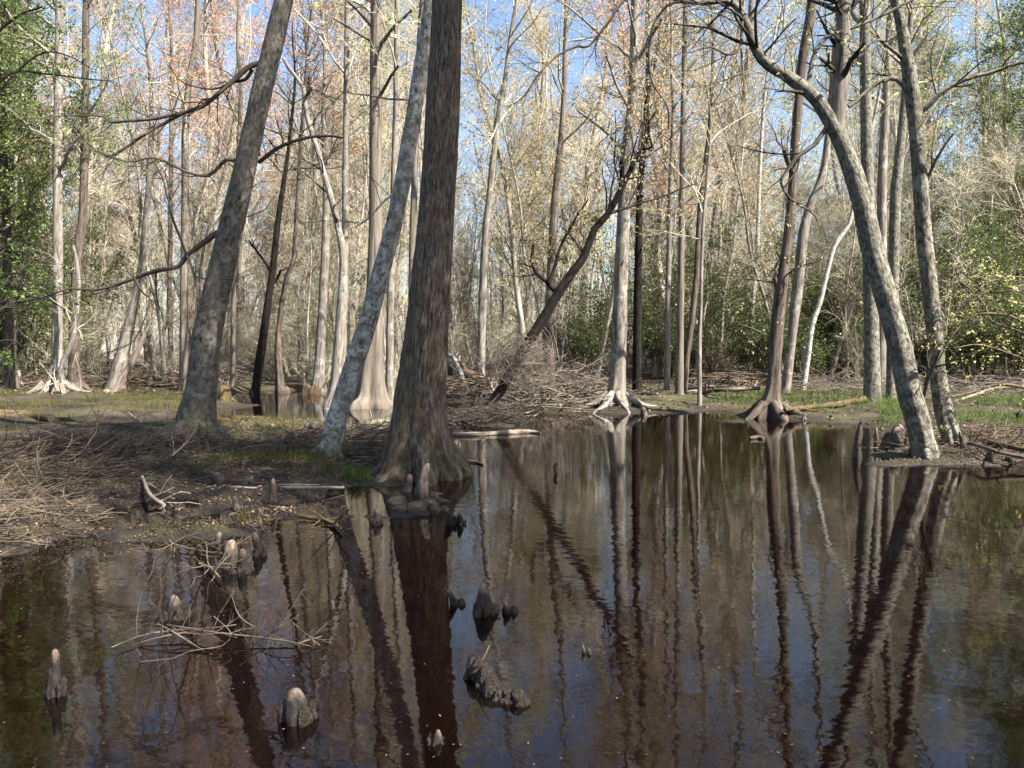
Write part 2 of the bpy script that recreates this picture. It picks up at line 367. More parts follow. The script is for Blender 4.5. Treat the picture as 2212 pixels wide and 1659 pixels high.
# ------------------------------------------------------------------ trees traced from the photo
FOREST_TREES = []
def hand_tree(label, pts, mat='mid', twig='twig', limbs=(), flute=.0, fh=.5, Y=None, ext=6., crown=True, cs=.5, n1=14, l1=(1.2, 3.), buds=None,
              nb=1400, seed=0, roots=0, name='bare_tree', limbmat=None, limbmats=None, bsz=(.045, .09), group=None, sides=None, lean=0., n2=6, n3=5, bump_=.05, cat_='tree', ridge=0.):
    rg = np.random.default_rng(seed+100)
    b = g(pts[0][0], pts[0][1], .05)
    Y = Y or b[1]
    off = lambda z: Y+lean*max(z, 0)
    P = []
    for x, y, w in pts:
        q = at(x, y, Y); q = at(x, y, off(q[2])); P.append([*q, wid(w, q[1])/2])
    P = np.array(P); base = np.array([P[0, 0], P[0, 1], min(gz(P[0, 0], P[0, 1]), .15)])
    if True:
        dn = P[0].copy(); dn[2] = base[2]-.30; dn[:2] -= (P[1, :2]-P[0, :2])*.15; dn[3] *= 1.12; P = np.vstack([dn, P])
    if ext:
        d = P[-1, :3]-P[-2, :3]; d = norm(norm(d)+np.array([0, 0, .5]))
        n = 4
        for i in range(1, n+1):
            d = norm(d+rg.normal(size=3)*.08); q = P[-1].copy(); q[:3] += d*ext/n; q[3] = max(P[-1, 3]*(.8 if i < n else .6), .012); P = np.vstack([P, q])
    big = P[:, 3].max()
    path = cat(P, .10 if Y < 16 else .22)
    t = thing(name, base, label, cat_, group)
    m_ = MB(); sd_ = sides or (56 if Y < 13 else 32 if Y < 20 else 18)
    trunk(m_, path, sd_, seed, bump_, flute, 5, fh, ridge=ridge)
    rts = []
    for r in range(roots):
        a = r*2*math.pi/roots+rg.uniform(-.35, .35); r0 = P[1, 3]; L = rg.uniform(1.2, 2.4)*r0+.2
        dv = np.array([math.cos(a), math.sin(a)])
        pr = []
        for s in np.linspace(0, 1, 6):
            x, y = base[0]+dv[0]*(r0*.55+L*s)+rg.normal()*.02, base[1]+dv[1]*(r0*.55+L*s)+rg.normal()*.02
            z0 = gz(x, y); z = z0*s+(base[2]+r0*.75)*(1-s)**2.4-.04*s; pr.append([x, y, z, r0*(.24*(1-s)+.05)])
        rm = MB(); trunk(rm, cat(pr, .06), 10, seed+r*3+1, .16); rts.append(rm)
    tk = m_.build('trunk', M[mat], t, origin=base)
    for rm in rts: rm.build('root', M[mat], tk, origin=base)
    lp = []
    for li, lm in enumerate(limbs):
        dz = rg.uniform(-.9, .3); LP = []
        for i, (x, y, w) in enumerate(lm):
            q = at(x, y, Y); YY = off(q[2])+dz*(i/max(len(lm)-1, 1)); q = at(x, y, YY); LP.append([*q, max(wid(w, YY)/2, .003)])
        LP = cat(LP, .12); m_ = MB(); LP[:, :3] += np.stack([waves(LP[:, :3], seed+li, 9.), waves(LP[:, :3], seed+li+9, 9.), waves(LP[:, :3], seed+li+19, 9.)], -1)*.012*np.linspace(0, 1, len(LP))[:, None]
        trunk(m_, LP, 9, seed+li+50, .09); m_.build('limb', M[(limbmats or {}).get(li, limbmat or mat)], t, origin=base); lp.append(LP)
    if crown:
        m_ = MB(); ends = []
        def sub(PP, RR, n, k1, k2, ll, t0=.15, up=.08, lv2=(.5, 1.3), lv3=(.2, .55)):
            a, ra = grow(PP, RR, n, ll, t0, 1., (35, 75), .16, 6, up, rg, .45, .006, .35); tubes(m_, a, ra, 5)
            b_, rb = grow(a, ra, k1, lv2, .2, 1., (30, 65), .2, 4, up*.6, rg, .5, .0035, .5); tubes(m_, b_, rb, 3)
            c_, rc = grow(b_, rb, k2, lv3, .2, 1., (25, 65), .22, 3, up*.5, rg, .6, .0022, .6); tubes(m_, c_, rc, 3)
            ends.append(c_[:, 1:].reshape(-1, 3))
        k0 = int(len(path)*cs); tp = path[k0:]
        ii = np.linspace(0, len(tp)-1, 12).astype(int)
        sub(tp[None, ii, :3], tp[None, ii, 3], n1, n2, n3, l1)
        for LP in lp:
            ii = np.linspace(0, len(LP)-1, 10).astype(int); Lg = np.linalg.norm(LP[-1, :3]-LP[0, :3])
            b_, rb = grow(LP[None, ii, :3], LP[None, ii, 3], max(4, int(Lg*5)), (.3, 1.1), .25, 1., (30, 70), .2, 5, .05, rg, .45, .004, .4); tubes(m_, b_, rb, 4)
            c_, rc = grow(b_, rb, 5, (.15, .5), .2, 1., (25, 65), .22, 4, .05, rg, .6, .0025, .6); tubes(m_, c_, rc, 3); ends.append(c_[:, 1:].reshape(-1, 3))
        cr = m_.build('crown', M[twig], t, origin=base)
        if buds:
            E_ = np.concatenate(ends); C = E_[rg.integers(0, len(E_), nb)]+rg.normal(size=(nb, 3))*.04; m_ = MB(); leaves(m_, C, bsz, rg); m_.build('foliage', M[buds], cr, origin=base)
    return t

H = hand_tree
# near trees
H('grey lichen-spotted tree leaning right on the left mud bank, long crooked limbs', [(418,968,108),(420,950,90),(426,900,77),(433,850,65),(441,780,61),(452,700,59),(475,600,55),(497,500,51),(521,400,47),(543,300,44),(565,200,43),(590,100,41),(614,-5,38),(640,-120,34)],
  'grey', 'twigdark', [
  [(596,112,14),(580,130,13),(553,139,12),(533,147,11),(500,177,10),(450,220,9),(400,243,8),(317,258,7),(240,264,6),(222,252,4),(160,250,3),(60,256,2)],
  [(400,243,7),(334,277,6),(300,300,6),(234,337,5),(190,310,4),(155,268,3),(110,246,2)],
  [(545,150,8),(530,172,7),(505,177,6),(455,192,4),(400,180,3),(362,140,2)],
  [(505,347,9),(487,346,8),(450,379,7),(400,370,6),(334,340,5),(273,349,4),(200,320,2)],
  [(470,502,13),(440,524,12),(404,552,10),(384,576,9),(334,586,9),(290,601,8),(240,620,7),(200,626,6),(160,622,5),(83,643,4),(20,656,2)],
  [(404,552,6),(388,510,5),(377,484,5),(370,460,4),(350,384,4),(331,345,3)],
  [(404,553,6),(418,590,6),(426,630,5),(430,672,5)],
  [(290,601,5),(293,606,4),(310,635,4),(323,646,3),(311,690,3),(288,735,3),(255,755,2),(215,766,2)],
  [(560,350,9),(575,338,9),(594,324,8),(634,306,7),(684,294,6),(740,300,4)],
  [(545,205,5),(541,240,5),(542,272,6),(554,300,5),(561,338,6)]],
  flute=.22, fh=.5, seed=11, roots=8, cs=.82, limbmat='brown', limbmats={9: 'grey'}, name='leaning_tree', n1=10)  # limbs share the trunk's bark; darker brown paints in their shade
H('big dark furrowed trunk with flared fluted foot standing in the pool', [(912,1020,186),(911,1000,172),(908,975,152),(906,950,138),(905,925,126),(906,900,118),(908,850,109),(914,800,101),(924,700,90),(932,600,85),(941,500,79),(947,400,74),(953,300,71),(958,200,69),(963,100,65),(967,-5,62),(972,-150,56)],
  'furrow', 'twigdark', flute=.30, fh=.40, ridge=.022, sides=120, seed=22, cs=.9, ext=7, name='swamp_tree', n1=12, bump_=.03)
H('whitish blotchy trunk leaning right, just behind the big dark trunk', [(706,1000,52),(712,975,48),(720,940,46),(730,900,44),(744,850,43),(760,800,42),(793,700,40),(820,600,38),(847,500,36),(868,400,35),(885,300,34),(901,200,33),(917,100,32),(932,-5,30),(946,-120,28)],
  'pale', 'twigdark', [[(866,405,7),(835,430,5),(800,470,4),(768,490,3)],[(896,215,5),(840,214,4),(790,205,3),(738,196,2)]], flute=.1, fh=.3, seed=33, roots=4, cs=.85, name='leaning_tree', n1=8)
H('long trunk bowed left at the top, leaning over the right pool edge', [(1998,985,56),(1992,955,52),(1985,920,51),(1975,885,50),(1965,853,50),(1948,770,47),(1917,653,45),(1888,553,45),(1861,434,42),(1828,334,36),(1796,267,30),(1756,207,27),(1705,168,25),(1646,127,22),(1618,67,19),(1598,22,16),(1570,3,12),(1520,6,10),(1474,3,9),(1440,-8,8),(1400,-20,7)],
  'green', 'twigdark', [
  [(1806,290,30),(1809,250,32),(1814,200,35),(1819,140,34),(1822,80,32),(1822,0,29),(1826,-120,26)],
  [(1731,203,12),(1748,173,11),(1754,133,9),(1768,100,9),(1786,80,8),(1814,70,8),(1860,52,7),(1931,20,6),(1975,-4,5)],
  [(1785,276,10),(1758,314,10),(1724,337,9),(1694,377,7),(1688,402,6),(1708,430,5),(1751,454,4),(1768,478,2)],
  [(1604,25,8),(1602,60,7),(1601,93,7),(1591,113,6),(1567,117,5),(1534,100,4),(1491,114,2)],
  [(1601,105,4),(1604,160,4),(1607,193,3),(1570,215,3),(1524,243,2)],
  [(1400,-20,7),(1349,0,6),(1312,50,6),(1272,100,5),(1248,100,5),(1205,120,4),(1165,160,4),(1138,204,3),(1098,230,2)],
  [(1474,3,7),(1442,12,6),(1412,53,6),(1402,110,5),(1405,160,5),(1419,197,4),(1442,227,4),(1445,277,3),(1422,301,2)],
  [(1640,125,6),(1665,100,5),(1690,70,4),(1720,40,3)]],
  flute=.14, fh=.4, seed=44, cs=.6, ext=0, limbmat='brown', limbmats={0: 'mid', 1: 'green'}, name='leaning_tree', roots=3, buds='yleaf', nb=220, n1=14, l1=(.5, 1.4), n2=4, n3=3)  # brown limbs: shaded look put into a darker bark colour
H('mottled upright trunk right of the bowed leaning tree, limb reaching right', [(2064,975,46),(2056,945,40),(2046,915,37),(2038,887,36),(2025,803,33),(2019,720,33),(2006,603,32),(1996,500,31),(1986,367,30),(1980,284,30),(1970,200,29),(1957,117,25),(1946,50,22),(1933,-5,19),(1920,-120,16)],
  'green', 'twigdark', [
  [(1985,245,12),(2008,227,11),(2041,193,10),(2091,170,9),(2141,157,8),(2185,140,7),(2230,132,6)],
  [(1958,193,12),(1938,171,11),(1914,172,11),(1884,187,10),(1858,211,9),(1834,231,8)],
  [(1950,128,8),(1935,113,7),(1908,93,7),(1901,87,6),(1880,93,6),(1848,114,5)],
  [(1996,855,7),(2003,822,10),(2011,798,10),(2030,752,9)],
  [(1997,405,7),(2012,365,7),(2030,330,6),(2060,290,4)]],
  flute=.14, fh=.4, seed=55, roots=4, cs=.72, limbmat='green', name='bare_tree', buds='lime', nb=500, n1=12)
H('broad greenish-white trunk behind the foot of the bowed leaning tree', [(1887,878,44),(1885,860,37),(1884,800,33),(1882,700,31),(1877,500,27),(1870,200,22),(1867,-5,20)], 'green', flute=.12, seed=66, cs=.55, buds='lime', nb=1800, name='bare_tree')
H('dark two-tone trunk with flared roots at the far water edge, broken stub halfway up', [(1664,898,74),(1664,885,60),(1667,860,38),(1671,830,29),(1675,753,27),(1684,653,27),(1697,553,21),(1705,480,19),(1712,400,18),(1718,300,18),(1727,200,19),(1736,117,21),(1751,33,20),(1760,-60,18)],
  'brown', 'twigdark', [[(1680,618,14),(1677,604,12),(1676,598,10)],[(1690,745,3),(1650,720,3),(1600,700,2)],[(1714,380,12),(1700,345,10),(1694,320,9)]], flute=.3, fh=.5, seed=77, roots=5, cs=.7, buds='gold', nb=800)
H('smooth pale trunk pressed against the dark two-tone trunk', [(1694,860,24),(1698,840,20),(1711,720,20),(1725,603,22),(1736,500,20),(1752,440,18),(1776,380,16),(1790,280,13),(1800,150,11)], 'mid', seed=78, cs=.45, buds='lime', nb=1500)
H('white trunk with black birch marks leaning right, beside the dark two-tone trunk', [(1732,855,16),(1736,830,13),(1745,770,12),(1754,703,12),(1771,653,11),(1787,586,10),(1803,530,10),(1834,484,9),(1846,430,8)], 'birch', seed=79, cs=.7, name='birch_tree', buds='lime', nb=600)
H('straight white birch with dark marks standing left of the dark two-tone trunk', [(1613,832,14),(1617,800,12),(1621,720,11),(1629,620,10),(1635,553,9),(1640,400,8),(1648,250,7)], 'birch', seed=80, cs=.55, name='birch_tree', buds='gold', nb=900)
H('tall sunlit trunk on a mound of roots at the far bank', [(1330,882,66),(1331,868,52),(1332,850,42),(1334,820,35),(1338,700,32),(1342,600,29),(1350,400,26),(1358,300,25),(1368,200,23),(1371,33,17),(1372,-80,14)], 'mid', flute=.3, fh=.5, seed=81, roots=6, cs=.45, buds='gold', nb=2600,
  limbs=[[(1352,330,9),(1320,295,8),(1290,270,6),(1250,240,4)],[(1366,150,9),(1400,90,8),(1430,40,6)],[(1362,240,7),(1330,180,6),(1310,120,4)]], name='bare_tree')
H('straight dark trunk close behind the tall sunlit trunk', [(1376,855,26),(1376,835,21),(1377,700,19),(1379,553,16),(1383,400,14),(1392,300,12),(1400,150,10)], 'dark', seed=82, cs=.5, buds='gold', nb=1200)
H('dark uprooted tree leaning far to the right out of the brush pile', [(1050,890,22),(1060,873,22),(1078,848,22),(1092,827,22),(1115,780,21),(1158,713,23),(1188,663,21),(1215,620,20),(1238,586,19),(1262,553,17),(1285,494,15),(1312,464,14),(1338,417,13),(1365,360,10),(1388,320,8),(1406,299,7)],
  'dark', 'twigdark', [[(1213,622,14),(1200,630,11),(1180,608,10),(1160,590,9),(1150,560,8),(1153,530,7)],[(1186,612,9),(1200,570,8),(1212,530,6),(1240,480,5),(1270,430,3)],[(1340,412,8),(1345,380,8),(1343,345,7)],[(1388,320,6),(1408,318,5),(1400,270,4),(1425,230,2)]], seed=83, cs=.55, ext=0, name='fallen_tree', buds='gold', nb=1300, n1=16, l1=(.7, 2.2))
H('very tall pale cypress with a broad ribbed foot, left of the big dark trunk', [(803,876,92),(804,862,70),(804,845,58),(804,800,50),(807,700,42),(809,600,33),(811,500,29),(811,400,27),(812,133,25),(813,-5,24),(814,-140,20)], 'tall', flute=.32, fh=1.2, seed=84, cs=.5, name='cypress_tree', buds='lime', nb=1500, n1=22, sides=32,
  limbs=[[(820,100,9),(850,60,7),(890,20,5)],[(822,205,8),(845,165,6),(862,140,5)],[(805,60,8),(780,30,7),(740,-10,5)],[(806,90,7),(770,70,5),(720,40,3)]])
H('crooked slim trunk with a black foot rising to the leaning grey tree', [(716,880,40),(718,866,34),(724,840,28),(728,800,24),(735,700,22),(741,620,20),(742,560,18),(736,517,15),(717,434,13),(700,377,12),(684,317,11),(667,267,11),(661,234,10),(654,187,9),(626,150,8),(612,126,6)], 'mid', 'twigdark', seed=85, cs=.5, ext=0, name='bare_tree', limbs=[[(664,205,8),(669,195,8),(676,190,7)],[(678,300,4),(665,295,3),(637,284,2)]], n1=6, l1=(.4, 1.2))
H('slim straight trunk between the black-footed trunk and the tall cypress', [(733,858,24),(736,840,20),(741,700,17),(745,550,15),(746,400,14),(748,230,13),(750,0,11)], 'mid', seed=86, cs=.4, buds='pink', nb=1600)
H('straight grey trunk close to the right side of the tall cypress', [(840,870,24),(841,850,19),(843,700,17),(846,550,16),(851,400,15),(856,200,13),(858,0,11)], 'mid', seed=87, cs=.45, buds='lime', nb=1200)
H('pale trunk half hidden by the big dark trunk on its left', [(884,862,18),(886,840,15),(890,560,14),(895,400,14),(900,250,13),(908,50,11)], 'tall', seed=88, cs=.4, buds='lime', nb=1200)
H('grey trunk with a sweeping foot beside the brown stump across the back water', [(688,842,36),(689,820,27),(692,760,22),(696,680,20),(702,553,18),(705,400,15),(700,250,12)], 'mid', flute=.15, seed=89, cs=.45, buds='pink', nb=1700)
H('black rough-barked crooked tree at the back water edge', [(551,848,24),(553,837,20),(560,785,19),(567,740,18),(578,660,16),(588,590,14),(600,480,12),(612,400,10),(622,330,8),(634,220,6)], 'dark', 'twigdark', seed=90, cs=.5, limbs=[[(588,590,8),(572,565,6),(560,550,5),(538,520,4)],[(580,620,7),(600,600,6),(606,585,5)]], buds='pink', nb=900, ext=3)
H('slim brown trunk with spreading foot right of the black crooked tree', [(610,846,32),(606,836,22),(603,800,16),(600,750,13),(605,690,12),(611,640,11),(622,590,10),(634,560,9),(641,450,8),(650,300,7)], 'brown', 'twigdark', flute=.15, seed=91, cs=.5, buds='pink', nb=900, roots=4)
H('pale slender trunk with bent top, right of the big dark trunk', [(1036,856,24),(1037,835,19),(1040,750,18),(1043,620,17),(1049,500,15),(1056,434,14),(1072,284,13),(1092,167,11),(1105,67,9),(1118,-10,8)], 'mid', seed=92, cs=.35, buds='gold', nb=1300, limbs=[[(1090,190,6),(1075,215,5),(1045,180,4),(1010,155,3)],[(1078,260,5),(1060,300,4),(1030,330,2)]])
H('split pale trunk standing behind the leaning uprooted tree', [(1182,838,34),(1182,823,28),(1185,760,25),(1186,700,23),(1190,600,20),(1195,500,17),(1198,430,15),(1212,300,13),(1218,200,11),(1222,50,9)], 'tall', flute=.2, seed=93, cs=.4, buds='gold', nb=1700)
H('pale slim trunk right of the straight dark trunk', [(1440,852,18),(1441,830,14),(1442,700,12),(1444,590,11),(1448,400,10),(1455,250,9)], 'mid', seed=94, cs=.4, buds='gold', nb=1400)
H('straight sunlit trunk midway between the root-mound tree and the two-tone trunk', [(1466,866,26),(1467,845,20),(1469,700,16),(1471,600,14),(1475,300,12),(1481,0,10)], 'tall', seed=95, cs=.4, buds='gold', nb=1500)
H('dark slim trunk swept right at its foot beside the straight sunlit trunk', [(1475,862,13),(1478,845,13),(1485,760,13),(1495,690,13),(1505,586,12),(1512,450,11),(1530,300,9)], 'brown', seed=96, cs=.4, buds='gold', nb=1300)
H('thin pale sapling trunk rooted in the grass strip at the far bank', [(1511,878,11),(1511,850,10),(1511,730,9),(1514,650,8),(1518,500,7),(1530,350,6)], 'mid', seed=97, cs=.4, buds='gold', nb=800, ext=3)
H('stout pale brown trunk with a scar, set back behind the fallen logs', [(1557,822,36),(1558,800,29),(1562,740,25),(1568,653,22),(1576,586,19),(1588,420,16),(1608,220,14),(1620,60,12)], 'tall', seed=98, cs=.4, buds='gold', nb=1700)
H('tall trunk half hidden between the bowed leaning tree and the mottled trunk', [(1924,870,26),(1925,850,22),(1928,700,22),(1932,500,22),(1936,400,21),(1950,267,17),(1962,100,13)], 'green', seed=99, cs=.45, buds='lime', nb=1500)
H('grey trunk behind the elbow of the bowed leaning tree', [(1903,850,24),(1904,700,20),(1905,500,19),(1905,400,19),(1914,200,16),(1922,50,13)], 'mid', seed=100, cs=.45, buds='lime', nb=1300)
# left bank trees
H('dark trunk nearest the left photo edge, ivy-green leaves above', [(24,850,38),(25,835,30),(23,780,23),(21,720,20),(18,640,18),(14,500,16),(8,300,14),(4,100,12)], 'brown', seed=101, cs=.4, buds='ever', nb=5000, bsz=(.05, .10), name='leafy_tree', n1=22, l1=(.8, 2.2))
H('pale trunk close behind the dark trunk near the left photo edge', [(46,835,26),(47,815,20),(48,700,17),(52,500,14),(58,300,12)], 'tall', seed=102, cs=.4, buds='pink', nb=1200)
H('grey flared trunk on the left bank behind the twisted white snag', [(118,858,64),(120,840,46),(122,800,27),(123,740,22),(125,600,20),(125,400,19),(127,200,17),(128,0,15)], 'mid', flute=.2, seed=103, cs=.3, roots=5, buds='ever', nb=7000, bsz=(.05, .10), name='leafy_tree', n1=26, l1=(.9, 2.6))
H('twisted white dead snag with forked foot on the left bank', [(141,862,12),(137,850,10),(131,820,10),(133,793,10),(141,770,10),(150,753,10),(160,720,9),(163,703,9),(167,663,9),(170,603,8),(163,553,7),(158,530,5)], 'mid', seed=104, cs=.5, ext=0, name='dead_snag', limbs=[[(131,822,7),(120,830,6),(124,845,5)],[(163,705,5),(175,720,4),(178,735,3)]], n1=6, l1=(.3, .9), n2=3, n3=2, cat_='dead tree')
H('shadowed trunk with a swollen foot right of the twisted white snag', [(164,856,48),(163,840,36),(161,800,25),(160,760,22),(165,600,20),(174,500,18),(180,450,17),(184,200,15),(186,0,13)], 'brown', flute=.2, seed=105, cs=.3, roots=4, buds='ever', nb=5000, bsz=(.05, .10), name='leafy_tree', n1=22, l1=(.8, 2.2))
H('slim broken orange-tan snag slanting right on the left bank', [(240,858,24),(250,843,16),(266,815,13),(283,787,12),(292,768,11),(300,753,10),(311,725,8),(320,703,4)], 'dead', seed=106, crown=False, ext=0, name='dead_snag', roots=4, flute=.15, cat_='dead tree')
H('thick-footed trunk behind the slanting orange snag', [(252,846,54),(254,827,40),(262,780,29),(268,753,25),(276,715,22),(283,686,20),(304,586,15),(312,500,13),(320,420,12),(326,300,10)], 'mid', flute=.15, seed=107, cs=.55, buds='pink', nb=1800)
H('tall pale trunk rising behind the leaning grey tree, left of its top', [(394,845,24),(396,820,18),(398,600,16),(400,400,15),(400,300,15),(408,180,13),(424,80,11)], 'tall', seed=108, cs=.35, buds='pink', nb=2500)
H('thin pale trunk left of the lower leaning grey tree', [(375,838,14),(372,820,11),(366,650,10),(368,500,10),(370,300,9),(372,150,8)], 'tall', seed=109, cs=.3, buds='pink', nb=1800)
H('slender far trunk with rusty leaves, left of the black crooked tree', [(500,842,14),(502,820,11),(505,600,10),(512,400,9),(520,200,8)], 'tall', seed=110, cs=.3, buds='pink', nb=2000)

# ------------------------------------------------------------------ woods behind: one of each kind, then copies
def wood_tree(kind, bud, seed, h, r, label, nb=1500, first=.3, dens=30, mat='far', spread=(1.4, 3.8), bs=(.07, .15), name='bare_tree'):
    rg = np.random.default_rng(seed)
    n = 9; P = np.zeros((n, 4)); P[:, 2] = np.linspace(-.3, h, n); P[1:, :2] = np.cumsum(rg.normal(size=(n-1, 2))*h*.012+rg.normal(size=2)*h*.008, 0)
    P[:, 3] = r*(1-.80*np.linspace(0, 1, n)**.9); P[0, 3] *= 1.6
    path = cat(P, .45)
    t = thing(name, (0, 0, -50), label, 'tree')
    m1 = MB(); trunk(m1, path, 10, seed, .06); tr = m1.build('trunk', M[mat], t)
    m2 = MB(); k0 = int(len(path)*first); ii = np.linspace(k0, len(path)-1, 10).astype(int)
    a, ra = grow(path[None, ii, :3], path[None, ii, 3], dens, spread, 0., 1., (25, 70), .15, 6, .22, rg, .42, .012, .35, .45); tubes(m2, a, ra, 4)
    b, rb = grow(a, ra, 6, (.6, 1.7), .15, 1., (25, 60), .2, 4, .1, rg, .5, .009, .5); tubes(m2, b, rb, 3)
    c, rc = grow(b, rb, 6, (.3, .9), .15, 1., (20, 60), .22, 3, .06, rg, .6, .006, .6); tubes(m2, c, rc, 3)
    cr = m2.build('crown', M['twig' if bud != 'ever' else 'twigdark'], t)
    KIDS[t.name] = [tr, cr]
    if bud and nb:
        E_ = c[:, 1:].reshape(-1, 3); m3 = MB(); leaves(m3, E_[rg.integers(0, len(E_), nb)]+rg.normal(size=(nb, 3))*.07, bs, rg)
        KIDS[cr.name] = [m3.build('foliage', M[bud], cr)]
    return t
V = {}
for k, (bud, nb) in {'pink': ('pink', 4200), 'tan': (None, 0), 'gold': ('gold', 3600), 'lime': ('lime', 2400)}.items():
    V[k] = [wood_tree(k, bud, 200+i*7+len(k)*31, 17+3*i, .13+.045*i, 'bare tree', nb, .25+.1*(i % 2), 28+4*i) for i in range(3)]
def sapling(seed, h, r, bud, nb):
    return wood_tree('sap', bud, seed, h, r, 'thin sapling', nb, .18, 15, 'far', (.4, 1.3), (.04, .08), 'sapling')
V['ever'] = [wood_tree('ever', 'ever', 320+i, 15+2*i, .14, 'evergreen tree', 19000, .10, 46, 'far', (1.2, 3.2), (.06, .12), 'leafy_tree') for i in range(2)]
V['sap'] = [sapling(300, 9, .045, 'gold', 300), sapling(301, 12, .065, None, 0), sapling(302, 7, .035, 'lime', 500), sapling(303, 14, .08, 'pink', 400)]
def shrub(seed, h, bud, nb, label, name, n=16, bs=(.06, .12), w=.6):
    rg = np.random.default_rng(seed); t = thing(name, (0, 0, -50), label, 'shrub')
    m1 = MB(); p0 = np.zeros((1, 4, 3)); p0[0, :, 2] = np.linspace(-.1, .12, 4)
    a, ra = grow(p0, np.full((1, 4), .03), n, (h*.6, h*1.1), 0, 1, (8, 48), .12, 7, .12, rg, .6, .009, .3); tubes(m1, a, ra, 4); st = m1.build('stem', M['twig' if bud != 'holly' else 'twigdark'], t)
    m2 = MB(); b, rb = grow(a, ra, 9, (h*.15, h*.42*w+.1), .25, 1., (25, 70), .2, 5, .05, rg, .55, .006, .5); tubes(m2, b, rb, 3)
    c, rc = grow(b, rb, 6, (.15, .5), .15, 1., (20, 70), .22, 3, .02, rg, .6, .004, .6); tubes(m2, c, rc, 3)
    cr = m2.build('crown', M['twig' if bud != 'holly' else 'twigdark'], t); KIDS[t.name] = [st, cr]
    if bud:
        E_ = c[:, 1:].reshape(-1, 3); m3 = MB(); leaves(m3, E_[rg.integers(0, len(E_), nb)]+rg.normal(size=(nb, 3))*.07, bs, rg); KIDS[cr.name] = [m3.build('foliage', M[bud], cr)]
    return t
V['bare'] = [shrub(400, 2.4, None, 0, 'bare shrub', 'bare_shrub'), shrub(401, 3.4, 'lime', 900, 'bare shrub', 'bare_shrub'), shrub(402, 1.6, None, 0, 'bare shrub', 'bare_shrub', 14)]
V['holly'] = [shrub(410, 2.6, 'holly', 2800, 'evergreen shrub', 'evergreen_shrub', 12), shrub(411, 4.2, 'holly', 3600, 'evergreen shrub', 'evergreen_shrub', 9), shrub(412, 6.0, 'holly', 4000, 'evergreen shrub', 'evergreen_shrub', 8)]
used = set()
MARKS = [(60, 'dark left edge trunk'), (150, 'twisted white snag'), (270, 'slanting orange snag'), (450, 'leaning grey lichen tree'), (570, 'black crooked tree'), (690, 'brown stump'), (800, 'tall pale cypress'), (935, 'big furrowed trunk'),
         (1050, 'slender bent-topped trunk'), (1190, 'uprooted leaning tree'), (1345, 'root-mound tree'), (1470, 'straight sunlit trunk'), (1565, 'scarred pale trunk'), (1625, 'straight white birch'), (1690, 'dark two-tone trunk'), (1780, 'leaning birch'), (1885, 'greenish-white trunk'), (2020, 'mottled upright trunk'), (2150, 'right edge saplings')]
KIND = {'pink': 'bare tree with pink-red buds', 'tan': 'bare tan-twigged tree', 'gold': 'bare tree with golden buds', 'lime': 'bare tree with yellow-green buds', 'sap': 'thin bare sapling', 'bare': 'low leafless shrub', 'holly': 'dark evergreen leafy shrub', 'ever': 'leafy evergreen tree'}
rgp = np.random.default_rng(7)
def place(kind, px, Y, rz=None, s=None):
    i = rgp.integers(0, len(V[kind])); o = V[kind][i]
    x = (px/W2-512)/F*Y
    loc = (x, Y, gz(x, Y)-.02); rz = rgp.uniform(0, 6.28); s = s or rgp.uniform(.8, 1.2)
    mk = min(MARKS, key=lambda m: abs(m[0]-px))[1]
    dist = 'deep in the woods' if Y > 48 else 'at the wood edge'
    lab = f"{KIND[kind]} {dist} behind the {mk}"; grp = f"{KIND[kind]}s {dist} behind the {mk}"
    if o.name in used: dup(o, loc, rz, s, lab, grp)
    else:
        used.add(o.name); o.location = loc; o.rotation_euler = (0, 0, rz); o.scale = (s, s, s); o['label'] = lab; o['group'] = grp
def pick(px):
    if px < 330: w = dict(pink=.45, tan=.3, lime=.25, gold=0)
    elif px < 760: w = dict(pink=.5, tan=.4, lime=.05, gold=.05)
    elif px < 1000: w = dict(pink=.15, tan=.5, lime=.25, gold=.1)
    elif px < 1650: w = dict(pink=.05, tan=.3, lime=.15, gold=.5)
    else: w = dict(pink=.03, tan=.32, lime=.4, gold=.25)
    k = list(w); return rgp.choice(k, p=[w[a] for a in k])
for i in range(160):
    px = rgp.uniform(-330, 2540); Y = 33+52*rgp.random()**1.1
    if 985 < px < 1090 and rgp.random() < .75: continue
    place(pick(px), px, Y)
for i in range(190):
    px = rgp.uniform(-150, 2360); Y = rgp.uniform(29, 52)
    if 960 < px < 1160 and Y < 34: continue
    place('sap', px, Y)
for i in range(70):
    px = rgp.uniform(-150, 2360); place('bare', px, rgp.uniform(29, 50))
for i in range(26): place('holly', rgp.uniform(1480, 2400), rgp.uniform(40, 54), s=rgp.uniform(1.1, 1.7))
for i in range(88):
    px = rgp.choice([rgp.uniform(1380, 2330), rgp.uniform(1640, 2330), rgp.uniform(-150, 260), rgp.uniform(880, 1500)], p=[.42, .36, .14, .08]); place('holly', px, rgp.uniform(28, 46))
# trees on the bank to the photographer's right: they dapple the pool and the near trunks
for px, Y in ((-60, 25), (40, 28), (-90, 31), (110, 33), (5, 38), (190, 41), (2240, 36), (2120, 42), (1990, 47), (2300, 33)): place('ever', px, Y)
for x, y, i, s in ((8.6, 5.4, 0, 1.25), (10.4, 2.0, 1, 1.15), (8.0, .6, 1, 1.2)): dup(V['ever'][i], (x, y, .1), rgp.uniform(0, 6), s, 'unseen evergreen tree added on the near bank to dapple trunks and pool', 'unseen evergreen trees added on the near bank')  # out-of-view evergreens added for blotchier shade on trunks and left bank
for x, y, i, s in ( (7.0, 1.2, 1, .9), (5.0, -4.0, 0, 1.)):
    o = dup(V['tan'][i], (x, y, .1), rgp.uniform(0, 6), s, 'bare tree standing on the near bank behind the photographer', 'bare trees on the near bank')

